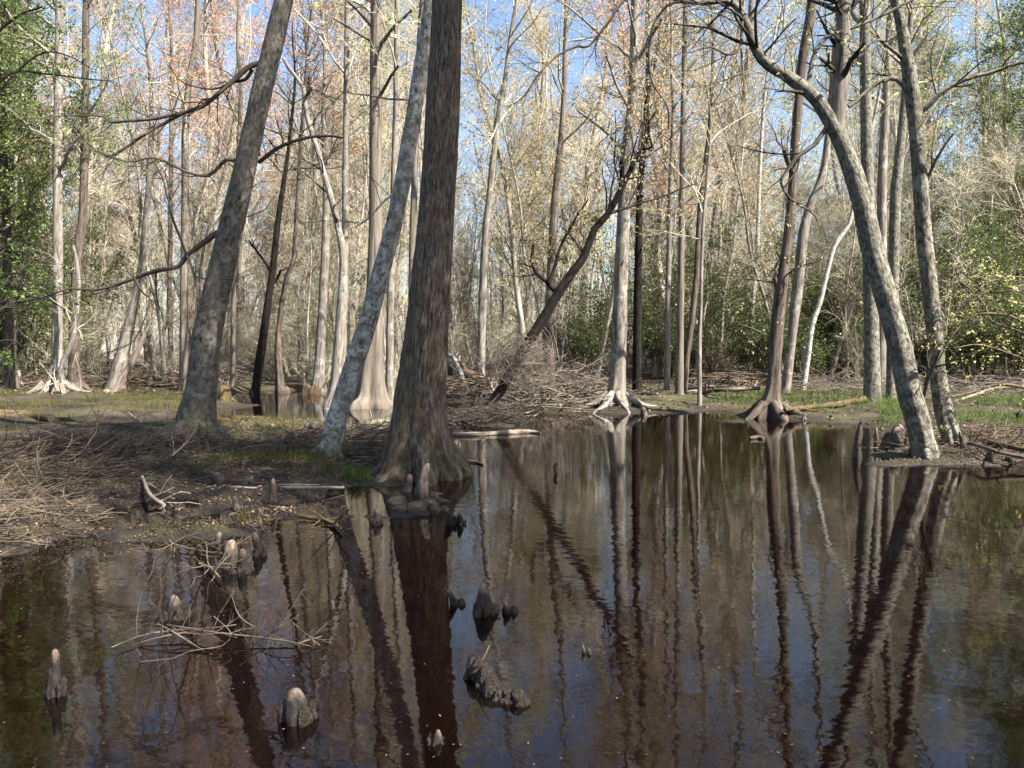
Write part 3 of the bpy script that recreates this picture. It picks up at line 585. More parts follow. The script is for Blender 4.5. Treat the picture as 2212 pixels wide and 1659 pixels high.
# far wood that reads as one mass
rg = np.random.default_rng(77); mb = MB()
n = 380; Yf = rg.uniform(70, 135, n); Xf = rg.uniform(-1.05, 1.05, n)*Yf*.78; hf = rg.uniform(11, 20, n)
zf = ground_h(Xf[:, None], Yf[:, None])[:, 0]
TP = np.zeros((n, 6, 3)); TP[:, :, 0] = Xf[:, None]+np.cumsum(rg.normal(size=(n, 6))*.25, 1); TP[:, :, 1] = Yf[:, None]; TP[:, :, 2] = zf[:, None]-.3+np.linspace(0, 1, 6)[None]*hf[:, None]
TR = rg.uniform(.08, .24, n)[:, None]*np.linspace(1, .25, 6)[None]; tubes(mb, TP, TR, 5)
a, ra = grow(TP, TR, 12, (1.2, 4.), .15, 1., (25, 70), .15, 4, .2, rg, .4, .02, .4); tubes(mb, a, ra, 3)
b, rb = grow(a, ra, 6, (.7, 1.9), .2, 1., (25, 60), .2, 3, .1, rg, .5, .013, .5); tubes(mb, b, rb, 3)
E_ = b[:, 1:].reshape(-1, 3); leaves(mb, E_[rg.integers(0, len(E_), 26000)]+rg.normal(size=(26000, 3))*.2, (.08, .2), rg, 1)
sx = rg.uniform(-1, 1, 900)*90; sy = rg.uniform(66, 105, 900); SP = np.zeros((900, 3, 3)); SP[:, :, 0] = sx[:, None]; SP[:, :, 1] = sy[:, None]; SP[:, :, 2] = ground_h(sx[:, None], sy[:, None])+np.array([[0, .8, 1.6]])
a, ra = grow(SP, np.full((900, 3), .04), 12, (.8, 2.2), 0, 1, (10, 60), .15, 4, .1, rg, .5, .016, .5); tubes(mb, a, ra, 3)
tag(mb.build('far_woods', [M['far'], M['ever']]), kind='stuff')

# ------------------------------------------------------------------ leafy saplings at the photo edges
def edge_sapling(label, base_px, limbs, Y, leafm, nb, bsz, seed, tw='stick', stem=6, droop=False):
    rg = np.random.default_rng(seed); b = g(*base_px); b = at(base_px[0], base_px[1], Y); b[2] = gz(b[0], b[1])-.05
    t = thing('leafy_sapling', b, label, 'sapling'); top = None; ends = []
    m1 = MB(); s0 = at(*limbs[0][0][:2], Y)
    st = cat([[*b, .03], [*(b*.5+s0*.5+np.array([.1, 0, .2])), .025], [*s0, .018]], .1); trunk(m1, st, 8, seed, .06); m1.build('trunk', M[tw], t, origin=b)
    m2 = MB()
    for li, lm in enumerate(limbs):
        dz = rg.uniform(-.7, .7)
        LP = cat([[*at(x, y, Y+dz*i/len(lm)), max(wid(w, Y)/2, .003)] for i, (x, y, w) in enumerate(lm)], .08); trunk(m2, LP, 6, seed+li, .05)
        ii = np.linspace(0, len(LP)-1, 10).astype(int); L = np.linalg.norm(LP[-1, :3]-LP[0, :3])
        bb, rb = grow(LP[None, ii, :3], LP[None, ii, 3], max(4, int(L*5)), (.2, .6), .15, 1., (30, 75), .15, 5, .02, rg, .5, .003, .5); tubes(m2, bb, rb, 4)
        c, rc = grow(bb, rb, 3, (.1, .25), .2, 1, (25, 60), .2, 3, .05, rg, .6, .002, .7); tubes(m2, c, rc, 3); ends += [bb[:, 2:].reshape(-1, 3), c[:, 1:].reshape(-1, 3)]
    m2.build('branch', M[tw], t, origin=b)
    E_ = np.concatenate(ends); n = nb//4; C0 = E_[rg.integers(0, len(E_), n)]; C = np.repeat(C0, 4, 0)+rg.normal(size=(n*4, 3))*bsz[1]*.45-np.array([0, 0, bsz[1]*.25])
    m3 = MB(); leaves(m3, C, bsz, rg, 0, .6, .6); m3.build('foliage', M[leafm], t, origin=b)
edge_sapling('arching sapling with small yellow-green new leaves at the right photo edge', (2290, 960), [
  [(2270, 760, 5), (2212, 720, 5), (2141, 693, 4), (2125, 656, 4), (2075, 608, 3), (2025, 592, 3), (1974, 606, 3), (1931, 627, 2), (1880, 628, 2)],
  [(2270, 700, 5), (2212, 634, 4), (2158, 631, 4), (2108, 639, 3), (2058, 667, 2)],
  [(2280, 760, 5), (2200, 690, 4), (2128, 677, 4), (2090, 690, 3), (2061, 720, 3), (2041, 753, 3), (2021, 794, 2)],
  [(2290, 640, 5), (2212, 600, 4), (2130, 610, 3), (2050, 640, 2)],
  [(2290, 880, 7), (2212, 838, 6), (2150, 832, 6), (2090, 850, 5), (2030, 862, 3)],
  [(2290, 800, 4), (2200, 770, 3), (2120, 745, 3), (2060, 752, 2)]], 11.5, 'yleaf', 800, (.02, .06), 501)
edge_sapling('sapling with bright fresh green leaves at the left photo edge', (-90, 1000), [
  [(-60, 700, 6), (0, 655, 5), (50, 640, 4), (110, 650, 3), (140, 672, 2)],
  [(-60, 640, 6), (0, 600, 5), (40, 590, 4), (80, 600, 3)],
  [(-60, 600, 6), (0, 540, 5), (60, 525, 4), (95, 540, 2)],
  [(-50, 760, 5), (10, 735, 4), (45, 742, 3)],
  [(-60, 350, 6), (0, 200, 5), (80, 120, 4), (140, 118, 3), (200, 150, 2)],
  [(-60, 250, 6), (20, 160, 5), (100, 160, 4), (180, 170, 3), (240, 175, 2)],
  [(-60, 120, 6), (30, 40, 5), (90, 15, 4)]], 9.5, 'fresh', 1300, (.025, .075), 502, 'twigdark')

# ------------------------------------------------------------------ stumps
def stump(label, px, pytop, pybase, w, mat, seed):
    b = g(px, pybase, .05); r = wid(w, b[1])/2; h = (pybase-pytop)/W2/F*b[1]; rg = np.random.default_rng(seed)
    z = gz(b[0], b[1]); b[2] = z
    t = thing('stump', b, label, 'stump'); n = 30; k = 9; a = np.arange(n)*2*math.pi/n
    top = h*(.75+.35*np.abs(waves(np.stack([np.cos(a), np.sin(a), a*0], -1), seed, 3.)))
    fl = 1+.18*np.sin(5*a+1)+.1*np.sin(8*a)
    V = []
    for j in range(k):
        f = j/(k-1); V.append(np.stack([np.cos(a)*r*(1.25-.45*f**.5)*(1+(fl-1)*(1-f*.6)), np.sin(a)*r*(1.25-.45*f**.5)*(1+(fl-1)*(1-f*.6)), -.2+(top+.2)*f], -1))
    for sc_, zz in ((.72, .93), (.5, .6), (.2, .45)): V.append(V[k-1]*np.array([sc_, sc_, 0])+np.array([0, 0, 1.])*(top*zz)[:, None])
    m1 = MB(); X = np.concatenate(V); X[:, :2] *= (1+.06*waves(X, seed+2, 12.))[:, None]; K = len(V); base = (np.arange(K-1)*n)[:, None]; i = np.arange(n)[None]; i2 = (i+1) % n
    m1.add(X, np.stack([base+i, base+i2, base+n+i2, base+n+i], -1).reshape(-1, 4)); m1.build('stump_wood', M[mat], t)
    for q in range(5):
        aa = q*1.26+rg.uniform(-.3, .3); P = [[math.cos(aa)*r*s, math.sin(aa)*r*s, .2*h*(1.6-s)-.03, r*.2*(1.9-s)+.01] for s in (.7, 1., 1.4, 1.8)]
        m = MB(); trunk(m, cat(P, .08), 8, seed+q, .1); m.build('root', M[mat], t)
stump('jagged hollow stump with yellow-green moss behind the leaning grey tree', 479, 826, 868, 36, 'rot', 601)
stump('low brown rotting stump across the back water', 671, 812, 848, 42, 'rot', 602)

# ------------------------------------------------------------------ cypress knees
def mat_knee(name, lo, kt=1.):
    m, nt, b = newmat(name); L = nt.links
    t = N(nt, 'ShaderNodeTexCoord'); se = N(nt, 'ShaderNodeSeparateXYZ'); L.new(t.outputs['Generated'], se.inputs[0])
    n1 = noise(nt, coords(nt, (1, 1, .4)), 40, 6, .7); n2 = noise(nt, coords(nt), 12, 4)
    ad = N(nt, 'ShaderNodeMath', operation='MULTIPLY_ADD'); L.new(n2, ad.inputs[0]); ad.inputs[1].default_value = .5; L.new(se.outputs['Z'], ad.inputs[2])
    a6 = N(nt, 'ShaderNodeMath', operation='MULTIPLY'); a6.inputs[1].default_value = .6; L.new(ad.outputs[0], a6.inputs[0]); ad = a6; lo = lo*.6
    wood = ramp(nt, n1, [(.3, (.012, .009, .007)), (.5, (.045, .034, .026)), (.68, (.11, .086, .068))])
    tip = ramp(nt, n1, [(.3, (.06*kt, .042*kt, .032*kt)), (.7, (.15*kt, .11*kt, .086*kt))])
    low = ramp(nt, n1, [(.35, (.004, .003, .002)), (.55, (.014, .010, .007)), (.72, (.045, .034, .024))])
    c = mix(nt, ramp(nt, ad.outputs[0], [(lo, 0.), (lo+.08, 1.)]), low, wood); c = mix(nt, ramp(nt, ad.outputs[0], [(.66 if kt == 1. else .56, 0.), (.74 if kt == 1. else .70, 1.)]), c, tip)
    L.new(c, b.inputs['Base Color']); rr = ramp(nt, ad.outputs[0], [(.4, .35), (.6, .85)]); L.new(rr, b.inputs['Roughness']); b.inputs['Specular IOR Level'].default_value = .35
    bump(nt, b, n1, .9, .02); return m
M['knee'] = mat_knee('knee', .45); M['kneepale'] = mat_knee('pale_knee', .40, 1.9); M['kneewet'] = mat_knee('soaked_knee', 1.02)  # pale_knee: natural pale tips, lightened further to make up for shade
M['kneemud'] = bark('soaked_root', (.004, .003, .002), (.016, .011, .007), (.06, .045, .03), 4., .7, bs=1.); 
_b = M['kneemud'].node_tree.nodes['Principled BSDF']; _b.inputs['Roughness'].default_value = .38; _b.inputs['Specular IOR Level'].default_value = .3
def lump(mb, c, r, h, seed, lean=(0, 0), tipr=.5, k=16, n=22, rough=.15):
    rg = np.random.default_rng(seed); a = np.arange(n)*2*math.pi/n; V = []
    lx, ly = lean
    for j in range(k):
        f = 1-(1-j/(k-1))**1.4; rad = r*1.4*(1-(.80-tipr*.8)*f)*math.sqrt(max(1-f**6, 0))*(1+.09*math.sin(f*8+seed))+.001
        if j == 0: rad *= 1.25
        rad = rad*(1+.13*(1-f)*np.sin(5*a+seed)+.07*(1-f*.6)*np.sin(9*a+seed*2)); V.append(np.stack([c[0]+np.cos(a)*rad+lx*f*f*h, c[1]+np.sin(a)*rad+ly*f*f*h, np.full(n, c[2]-.03+(h+.03)*f)], -1))
    X = np.concatenate(V); m0 = X.mean(0); nz = waves(X*np.array([1, 1, .5]), seed, 1.2/r)+.6*waves(X*np.array([1, 1, .3]), seed+3, 3.2/r)
    ctr = np.repeat(np.stack([v.mean(0) for v in V]), n, 0); X = ctr+(X-ctr)*(1+rough*nz)[:, None]
    base = (np.arange(k-1)*n)[:, None]; i = np.arange(n)[None]; i2 = (i+1) % n
    mb.add(X, np.stack([base+i, base+i2, base+n+i2, base+n+i], -1).reshape(-1, 4))
def knee(label, px, pyb, pyt, w, seed, mud=0., lean=None, mat='knee', extra=(), group=None):
    b = g(px, pyb, .02); b[2] = max(gz(b[0], b[1]), -.12); h = max((pyb-pyt)/W2/F*b[1], .05); r = wid(w, b[1])/2; rg = np.random.default_rng(seed)
    t = thing('cypress_knee', b, label, 'cypress knee', group)
    m1 = MB(); ln = lean or (rg.normal()*.12, rg.normal()*.12); lump(m1, (0, 0, 0), r*(.85 if mud else 1), h-b[2], seed, ln, rough=.2)
    for ex, ew, eh in extra:
        lump(m1, (wid(ex, b[1]), -.3*r, 0), wid(ew, b[1])/2, eh/W2/F*b[1]-b[2], seed+int(ex)+7, (rg.normal()*.1, 0))
    m1.build('knee_wood', M['kneewet' if mud > .3 else 'kneepale' if ('pale' in label or 'pink' in label) and 'pole' not in label else mat], t)
    if mud:
        m2 = MB()
        for q in range(18):
            aa = rg.uniform(0, 6.28); lump(m2, (math.cos(aa)*r*rg.uniform(1., 1.4), math.sin(aa)*r*rg.uniform(1., 1.4), -.02), r*rg.uniform(.22, .5), -b[2]+max(h*mud*rg.uniform(.45, 1.), .02), seed+q, (0, 0), .7, 8, 10, .32)
        m2.build('muddy_collar', M['kneemud'], t)
KN = [
 ('stout pale-tipped knee alone in the open pool, dark mossy waist', 1044, 1318, 1251, 34, .55), ('short pale-tipped knee left of the stout knee in the open pool', 988, 1298, 1262, 19, .5), ('small black knee right of the stout knee in the open pool', 1101, 1315, 1287, 22, .8),
 ('mossy knee with a round pale knob in the lower left-centre water', 643, 1542, 1468, 52, .75), ('glistening wet knee hump in the reflection of the big dark trunk', 943, 1590, 1560, 30, .9), ('tiny brown knee poking out left of the trunk reflection', 722, 1310, 1293, 10, 0),
 ('tall knobbly knee standing alone at lower left', 120, 1490, 1388, 30, .45), ('dark shaggy knee behind the floating branch tangle', 376, 1325, 1278, 42, .8),
 ('large pale knee, left of the twin knees below the mud shoal', 495, 1218, 1156, 29, 0), ('squat pale knee, right of the twin knees below the mud shoal', 521, 1228, 1178, 33, .4), ('thin pale knee tip behind the twin knees', 469, 1165, 1145, 11, 0), ('dark wet knee right of the twin knees', 560, 1195, 1143, 20, .5),
 ('grey knee at the left end of the brush heap', 73, 1098, 1046, 25, 0), ('pointed knee standing far left above the brush heap', 132, 972, 936, 17, 0), ('dark hooked knee snag in the brush heap', 272, 1018, 975, 19, 0), ('rounded brown knee on the mud left of the pale pole', 476, 1052, 1016, 19, 0),
 ('leaning brown knee at the end of the left tree roots', 529, 1020, 982, 20, 0), ('pale knee wedge at the foot of the leaning grey tree', 396, 978, 950, 21, 0), ('small knee half buried in the left brush', 86, 1030, 1008, 12, 0), ('forked little knee at the puddle edge', 179, 1092, 1065, 10, 0),
 ('small leaning knee on the shoal below the pale pole', 511, 1102, 1072, 14, 0), ('tall slim knee standing through the pale pole', 590, 1090, 1028, 14, 0), ('tallest pink-tipped knee in front of the big dark trunk', 912, 1080, 995, 23, 0), ('short grey knee beside the tallest pink-tipped knee', 881, 1056, 1019, 22, 0),
 ('little pink-tipped knee in front of the muddy islet', 931, 1104, 1077, 13, .5), ('pale knee on a mossy lump right of the muddy islet', 974, 1128, 1085, 17, .7), ('smaller companion knee right of the mossy lump', 996, 1128, 1099, 15, .5), ('dark knee stub left of the muddy islet', 813, 1127, 1096, 18, .6),
 ('small knee at the foot of the whitish blotchy trunk', 726, 1017, 997, 11, 0), ('low knee between the whitish trunk and the grass tuft', 764, 1022, 1008, 12, 0), ('pinkish knee nub by the dark log', 590, 928, 913, 11, 0), ('knee left of a pair behind the whitish trunk', 661, 934, 911, 12, 0), ('knee right of a pair behind the whitish trunk', 679, 934, 908, 14, 0),
 ('wide dark knee stump in the dark pool behind the left roots', 627, 982, 929, 22, 0), ('black knee in the small dark pool behind the left roots', 578, 980, 955, 14, 0),
 ('tall black knee post at the left end of the right bank', 1850, 985, 905, 14, 0), ('thin knee left of the pale knee on the right bank', 1894, 960, 919, 9, 0), ('dark narrow knee beside the pale knee on the right bank', 1911, 968, 926, 12, 0), ('pale broad knee lit by sun on the right bank', 1931, 970, 914, 21, 0), ('hooked knee behind the pale broad knee', 1945, 950, 914, 10, 0),
 ('dark knee between the pale broad knee and the bowed trunk', 1960, 964, 926, 12, 0), ('narrow knee against the foot of the bowed trunk', 1990, 988, 930, 11, 0), ('slim dark knee post right of the mottled trunk', 2081, 990, 928, 10, 0), ('small knee against the foot of the mottled trunk', 2056, 978, 930, 10, 0), ('slim grey knee behind the right bank logs', 2141, 952, 912, 10, 0), ('knee stub at the right photo edge', 2205, 922, 882, 13, 0),
 ('dark knee in the water below the right bank logs', 2136, 1000, 972, 13, 0), ('tiny knee right of the dark water knee by the logs', 2178, 996, 970, 9, 0), ('pair of tiny pale knee tips alone in the open water right of centre', 1268, 1404, 1387, 11, .4),
 ('far knee by the brush pile, left one', 1024, 880, 848, 11, 0), ('far knee by the brush pile, right one', 1038, 882, 845, 10, 0), ('low knee at the water edge under the root-mound tree', 1392, 894, 878, 12, 0), ('dark water-edge knee right of the two-tone trunk', 1735, 906, 890, 9, 0)]
for i, (lab, px, pb, pt, w, mud) in enumerate(KN):
    knee(lab, px, pb, pt, w, 700+i*13, mud, extra=[(10, 20, 14)] if 'short pale-tipped' in lab else [(14, 18, 22)] if 'round pale knob' in lab else [(9, 10, 12)] if 'pair of tiny' in lab else [(8, 16, 40), (-6, 16, 60)] if 'tall knobbly' in lab else ())
# knobbly root chain in the near water
b = g(1055, 1470); t = thing('root_lump', (b[0], b[1], 0), 'chain of dark mossy root lumps sloping down into the near water', 'root'); m1 = MB()
for i, (px, py, w, hh) in enumerate(((1026, 1462, 34, 52), (1040, 1468, 36, 40), (1052, 1482, 44, 46), (1062, 1496, 40, 34), (1078, 1508, 34, 20), (1096, 1512, 36, 24), (1118, 1516, 38, 30), (1130, 1520, 24, 16))):
    q = g(px, py); lump(m1, (q[0]-b[0], q[1]-b[1], -.03), wid(w, q[1])/2*.8, hh/W2/F*q[1]+.03, 800+i, (0, 0), .85, 12, 20, .24)
    for e in range(4): lump(m1, (q[0]-b[0]+wid(w, q[1])*.4*math.cos(e*1.7+i), q[1]-b[1]+wid(w, q[1])*.4*math.sin(e*1.7+i), -.03), wid(w, q[1])/4.5, (hh*.55/W2/F*q[1])+.02, 870+i*5+e, (.1, 0), .7, 8, 12, .3)
m1.build('root_wood', M['kneemud'], t)
b = g(903, 1090); t = thing('root_lump', (b[0], b[1], 0), 'low muddy islet of matted roots under the tallest pink-tipped knee', 'root'); m1 = MB(); rg = np.random.default_rng(5)
for i in range(26):
    q = g(rg.uniform(862, 948), rg.uniform(1066, 1112)); lump(m1, (q[0]-b[0], q[1]-b[1], -.03), rg.uniform(.05, .10), rg.uniform(.05, .11), 830+i, (0, 0), .8, 7, 10, .25)
m1.build('root_wood', M['kneemud'], t)

# ------------------------------------------------------------------ logs, poles and single sticks
def stick(label, pts, mat='stick', name='fallen_branch', seed=0, z=.03, twigs=0, cat_='fallen branch', n=10, lift=None):
    rg = np.random.default_rng(seed+900); P = []
    for i, p in enumerate(pts):
        zz = p[3] if len(p) > 3 else z
        if zz > .29 and i:
            Yq = P[0][1]+.25*i; q = at(p[0], p[1], Yq); P.append([*q, max(wid(p[2], Yq)/2, .0035)]); continue
        if zz > .29: zz = .05; p = (p[0], max(p[1], 850), p[2])
        q = g(p[0], p[1], 0); zg = max(gz(q[0], q[1]), 0)+zz; q = g(p[0], p[1], zg); P.append([*q, max(wid(p[2], q[1])/2, .0035)])
    P = np.array(P); path = cat(P, .07); b = P[0, :3].copy(); t = thing(name, b, label, cat_)
    path[:, :3] += np.stack([waves(path[:, :3], seed+i, 5.) for i in range(3)], -1)*.01
    m1 = MB(); trunk(m1, path, n, seed, .13)
    if twigs:
        ii = np.linspace(0, len(path)-1, 9).astype(int); m2 = m1
        a, ra = grow(path[None, ii, :3], path[None, ii, 3], twigs, (.15, .55), .1, 1., (25, 70), .2, 5, .12, rg, .6, .0035, .5); tubes(m2, a, ra, 4)
        c, rc = grow(a, ra, 3, (.08, .25), .2, 1., (25, 65), .2, 4, .05, rg, .6, .0025, .6); tubes(m2, c, rc, 3)
    m1.build('branch_wood' if name == 'fallen_branch' else 'log_wood', M[mat], t, origin=b)
ST = [
 ('long pale barkless pole lying on the mud', [(498, 1049, 9), (560, 1055, 9), (640, 1053, 8), (742, 1053, 6)], 'dead', 'fallen_pole', 0),
 ('thin pale stick lying along the pale pole', [(560, 1050, 4), (620, 1046, 4), (690, 1047, 3)], 'dead', 'fallen_branch', 0),
 ('bleached log floating right of the big dark trunk', [(978, 938, 10), (1030, 938, 11), (1060, 936, 10), (1100, 934, 13), (1140, 932, 10), (1168, 934, 5)], 'dead', 'floating_log', 0),
 ('bent stick loop in the water at the right foot of the big trunk', [(985, 997, 5), (1008, 994, 5), (1030, 996, 5), (1042, 1001, 4)], 'brown', 'fallen_branch', 0),
 ('mottled broken branch dipping into the puddle', [(307, 1030, 6), (317, 1058, 9), (335, 1078, 10), (354, 1091, 9)], 'dead', 'fallen_branch', 3),
 ('dark sodden stick slanting into the water below the grass tuft', [(643, 1113, 9), (690, 1122, 10), (722, 1132, 9), (740, 1146, 5)], 'rot', 'fallen_branch', 3),
 ('thin curved stick reaching the twin knees', [(365, 1168, 4), (375, 1176, 4), (393, 1181, 4), (440, 1188, 4), (483, 1194, 3)], 'stick', 'fallen_branch', 4),
 ('short brown stick in front of the twin knees', [(428, 1214, 5), (450, 1225, 6), (474, 1249, 5)], 'stick', 'fallen_branch', 3),
 ('driftwood pole propped between the whitish trunk and the big trunk', [(774, 954, 7, .02), (805, 936, 8, .10), (838, 909, 8, .25)], 'dead', 'fallen_pole', 3),
 ('grey driftwood root behind the propped pole', [(790, 926, 10), (806, 916, 15), (825, 912, 12), (840, 906, 8)], 'grey', 'fallen_log', 2),
 ('broad dark rotten log at the left photo edge', [(-40, 900, 26), (30, 897, 26), (80, 899, 24), (112, 903, 18)], 'rot', 'fallen_log', 0),
 ('dark log with a reddish broken end in the wet flat', [(508, 905, 14), (540, 905, 14), (562, 904, 12), (580, 905, 10)], 'rot', 'fallen_log', 0),
 ('long mossy log along the right bank', [(2078, 938, 11), (2120, 950, 12), (2170, 962, 12), (2240, 976, 12)], 'rot', 'fallen_log', 2),
 ('second dark log lying below the mossy right bank log', [(2084, 955, 8), (2130, 968, 9), (2180, 982, 9), (2240, 992, 9)], 'brown', 'fallen_log', 2),
 ('dark log on the bank left of the greenish-white trunk', [(1694, 886, 8), (1740, 880, 12), (1800, 874, 13), (1866, 862, 12)], 'rot', 'fallen_log', 3),
 ('big dark uprooted log with a pale splintered end behind the brush', [(1085, 850, 24), (1040, 824, 28, .5), (1000, 806, 26, .5), (962, 797, 24, .5)], 'rot', 'fallen_log', 4),
 ('bleached splintered limb on top of the uprooted log', [(1012, 820, 9, .3), (985, 782, 11, .3), (966, 764, 7, .3)], 'pale', 'fallen_branch', 3),
 ('horizontal grey log behind the brush on the far bank', [(1110, 842, 12), (1180, 845, 13), (1250, 843, 13), (1320, 841, 10)], 'mid', 'fallen_log', 2),
 ('pale pole rising out of the far brush towards the left', [(1078, 865, 6), (1050, 818, 5, .7), (1028, 778, 4, 1.3)], 'dead', 'fallen_pole', 4),
 ('pale pole slanting from the far brush down to the right', [(1255, 868, 5), (1220, 852, 6, .5), (1160, 832, 6, .5), (1108, 818, 4, .5)], 'dead', 'fallen_pole', 4),
 ('bare stick fanning right from the mottled trunk', [(2060, 868, 6), (2110, 852, 6, .5), (2150, 838, 5, .5), (2225, 836, 4, .5)], 'dead', 'fallen_branch', 6),
 ('pointed stub of dark wood jutting from the open water', [(1199, 1026, 7, 0), (1196, 1010, 8, .08), (1200, 1002, 6, .13)], 'rot', 'fallen_branch', 0),
 ('floating dark chip at the foot of the two-tone trunk', [(1618, 946, 6), (1636, 944, 11), (1650, 946, 8)], 'brown', 'fallen_branch', 0),
 ('pale log upper one of the stacked logs behind the sunlit trunk', [(1484, 838, 6, .1), (1540, 836, 7, .1), (1612, 840, 6, .1)], 'dead', 'fallen_log', 3),
 ('pale log lower one of the stacked logs behind the sunlit trunk', [(1482, 846, 6), (1540, 843, 7), (1640, 838, 6)], 'dead', 'fallen_log', 2),
 ('crossed dark log over the stacked logs behind the sunlit trunk', [(1502, 852, 6), (1560, 842, 9, .2), (1640, 840, 8, .2)], 'brown', 'fallen_log', 3),
 ('short reddish stick in the water near the lower edge', [(1328+0, 1795-0, 5), (1336, 1790, 6), (1344, 1786, 5)], 'stick', 'fallen_branch', 0),
 ('leaning dry stick over the root chain in the near water', [(1003, 1462, 4, .0), (1020, 1448, 4, .06), (1042, 1420, 4, .14), (1056, 1392, 3, .2)], 'stick', 'fallen_branch', 0),
 ('thin arched twig standing in the left wet flat', [(275, 890, 2, .02), (310, 915, 3, .05), (345, 940, 3, .02)], 'dead', 'fallen_branch', 0),
 ('curved pale twig lying in the left wet flat', [(370, 937, 3), (395, 957, 4), (425, 950, 4), (450, 936, 3), (475, 928, 2)], 'dead', 'fallen_branch', 0),
 ('pale stick propped against the foot of the leaning grey tree', [(372, 985, 4, .02), (400, 956, 4, .15), (424, 926, 3, .3)], 'dead', 'fallen_branch', 2),
]
for i, (lab, pts, mt, nm, tw) in enumerate(ST):
    if 'lower edge' in lab: continue
    stick(lab, pts, mt, nm, 10+i*7, .03, tw*3, 'log' if 'log' in nm else 'pole' if 'pole' in nm else 'fallen branch')
# the big floating branch tangle, lower left
def tangle(label, lines, mat, seed, tw, z=.04):
    rg = np.random.default_rng(seed); b = g(*lines[0][0][:2]); t = thing('fallen_branch', (b[0], b[1], 0), label, 'fallen branch'); b = np.array([b[0], b[1], 0])
    for li, ln in enumerate(lines):
        P = []
        for p in ln:
            q = g(p[0], p[1], p[3] if len(p) > 3 else z); P.append([*q, max(wid(p[2]*.7, q[1])/2, .0025)])
        path = cat(P, .05); path[:, :3] += np.stack([waves(path[:, :3], seed+li+i*3, 6.) for i in range(3)], -1)*.008
        m2 = MB(); trunk(m2, path, 8, seed+li, .1)
        ii = np.linspace(0, len(path)-1, 9).astype(int); L = np.linalg.norm(path[-1, :3]-path[0, :3])
        a, ra = grow(path[None, ii, :3], path[None, ii, 3], max(3, int(L*tw)), (.10, .5), .1, 1., (25, 75), .2, 6, .04, rg, .5, .002, .6); tubes(m2, a, ra, 4)
        c, rc = grow(a, ra, 2, (.06, .2), .2, 1., (25, 65), .2, 4, .03, rg, .6, .0014, .6); tubes(m2, c, rc, 3)
        m2.build('branch_wood', M[mat], t, origin=b)
tangle('tangled dead branch lying half sunk in the near left water', [
 [(245, 1400, 4, .02), (313, 1372, 6, .03), (391, 1357, 7, .05), (450, 1352, 6, .07), (510, 1346, 4, .09)],
 [(290, 1394, 4, 0.), (350, 1376, 5, .04), (430, 1362, 5, .05)],
 [(338, 1348, 4, .08), (385, 1374, 6, .05), (437, 1402, 6, .01)],
 [(365, 1350, 4, .08), (456, 1364, 5, .06), (557, 1378, 6, .03), (640, 1392, 6, .01), (668, 1398, 5, 0.)],
 [(640, 1392, 4, .01), (680, 1380, 5, .03), (700, 1374, 3, .03)],
 [(500, 1290, 3, .20), (520, 1330, 3, .14), (560, 1356, 4, .07), (620, 1384, 4, .02)],
 [(560, 1300, 3, .16), (600, 1312, 3, .16), (640, 1350, 3, .1), (690, 1390, 3, .02)],
 [(464, 1330, 3, .15), (500, 1365, 3, .08), (480, 1392, 3, .02), (440, 1400, 3, 0.)]], 'raft', 950, 12)

# ------------------------------------------------------------------ brush piles: heaped twigs nobody could count
def brush(poly, n, L, r, hmax, seed, name='brush_pile', mat='stick', along=None, curl=.3, k=6):
    rg = np.random.default_rng(seed); pts = np.array([g(*p)[:2] for p in poly]); cen = pts.mean(0)
    C = []
    lo, hi = pts.min(0), pts.max(0)
    while len(C) < n:
        q = rg.uniform(lo, hi, (n*3, 2)); C += list(q[sdist(q[:, 0], q[:, 1], pts) > -.08])
    C = np.array(C[:n]); s = np.clip(sdist(C[:, 0], C[:, 1], pts), 0, .6)/.6
    a = rg.uniform(0, 6.28, n) if along is None else rg.normal(along, .55, n)
    d = np.stack([np.cos(a), np.sin(a), rg.normal(0, .16, n)], -1); ln = rg.uniform(*L, n)
    P = np.zeros((n, k, 3)); p = np.column_stack([C, np.zeros(n)])-d*ln[:, None]/2
    zg = np.maximum(ground_h(C[:, :1], C[:, 1:2])[:, 0], -.02); p[:, 2] = zg+rg.random(n)**1.5*hmax*(.25+.75*s)+.01
    bend = rg.normal(size=(n, 3))*curl*np.array([1, 1, .35])
    for j in range(k):
        P[:, j] = p; d = norm(d+bend/k*1.6+rg.normal(size=(n, 3))*.05); p = p+d*(ln/(k-1))[:, None]
    P[:, :, 2] = np.maximum(P[:, :, 2], (zg-.03)[:, None])
    R = rg.uniform(r[0], r[1], n)[:, None]*np.linspace(1, .45, k)[None]
    mb = MB(); tubes(mb, P, R, 4)
    b_, rb = grow(P[:n//2], R[:n//2], 2, (L[0]*.2, L[1]*.4), .2, 1., (20, 60), .2, 4, .05, rg, .6, .0025, .6); tubes(mb, b_, rb, 3)
    return tag(mb.build(name, M[mat]), kind='stuff')
brush([(-60, 1075), (60, 1085), (150, 1072), (260, 1075), (330, 1050), (340, 1020), (250, 985), (120, 980), (-60, 1010)], 360, (.3, 1.4), (.0025, .009), .20, 1, along=.15, curl=1.3)
brush([(-60, 1085), (60, 1095), (150, 1082), (260, 1085), (400, 1060), (640, 1050), (560, 985), (250, 975), (120, 970), (-60, 990)], 420, (.15, .8), (.003, .009), .07, 21, mat='twigdark', along=.15, curl=.9)
brush([(-80, 1205), (60, 1188), (150, 1165), (185, 1120), (100, 1100), (-80, 1100)], 260, (.2, .8), (.003, .007), .16, 2, curl=1.)
brush([(280, 1010), (420, 1008), (560, 1000), (570, 985), (480, 975), (320, 975)], 320, (.2, .9), (.003, .007), .14, 3, along=.1, curl=.8)
brush([(745, 1012), (835, 1018), (850, 985), (830, 955), (760, 960), (735, 985)], 420, (.25, .9), (.004, .011), .35, 4, along=-.3)
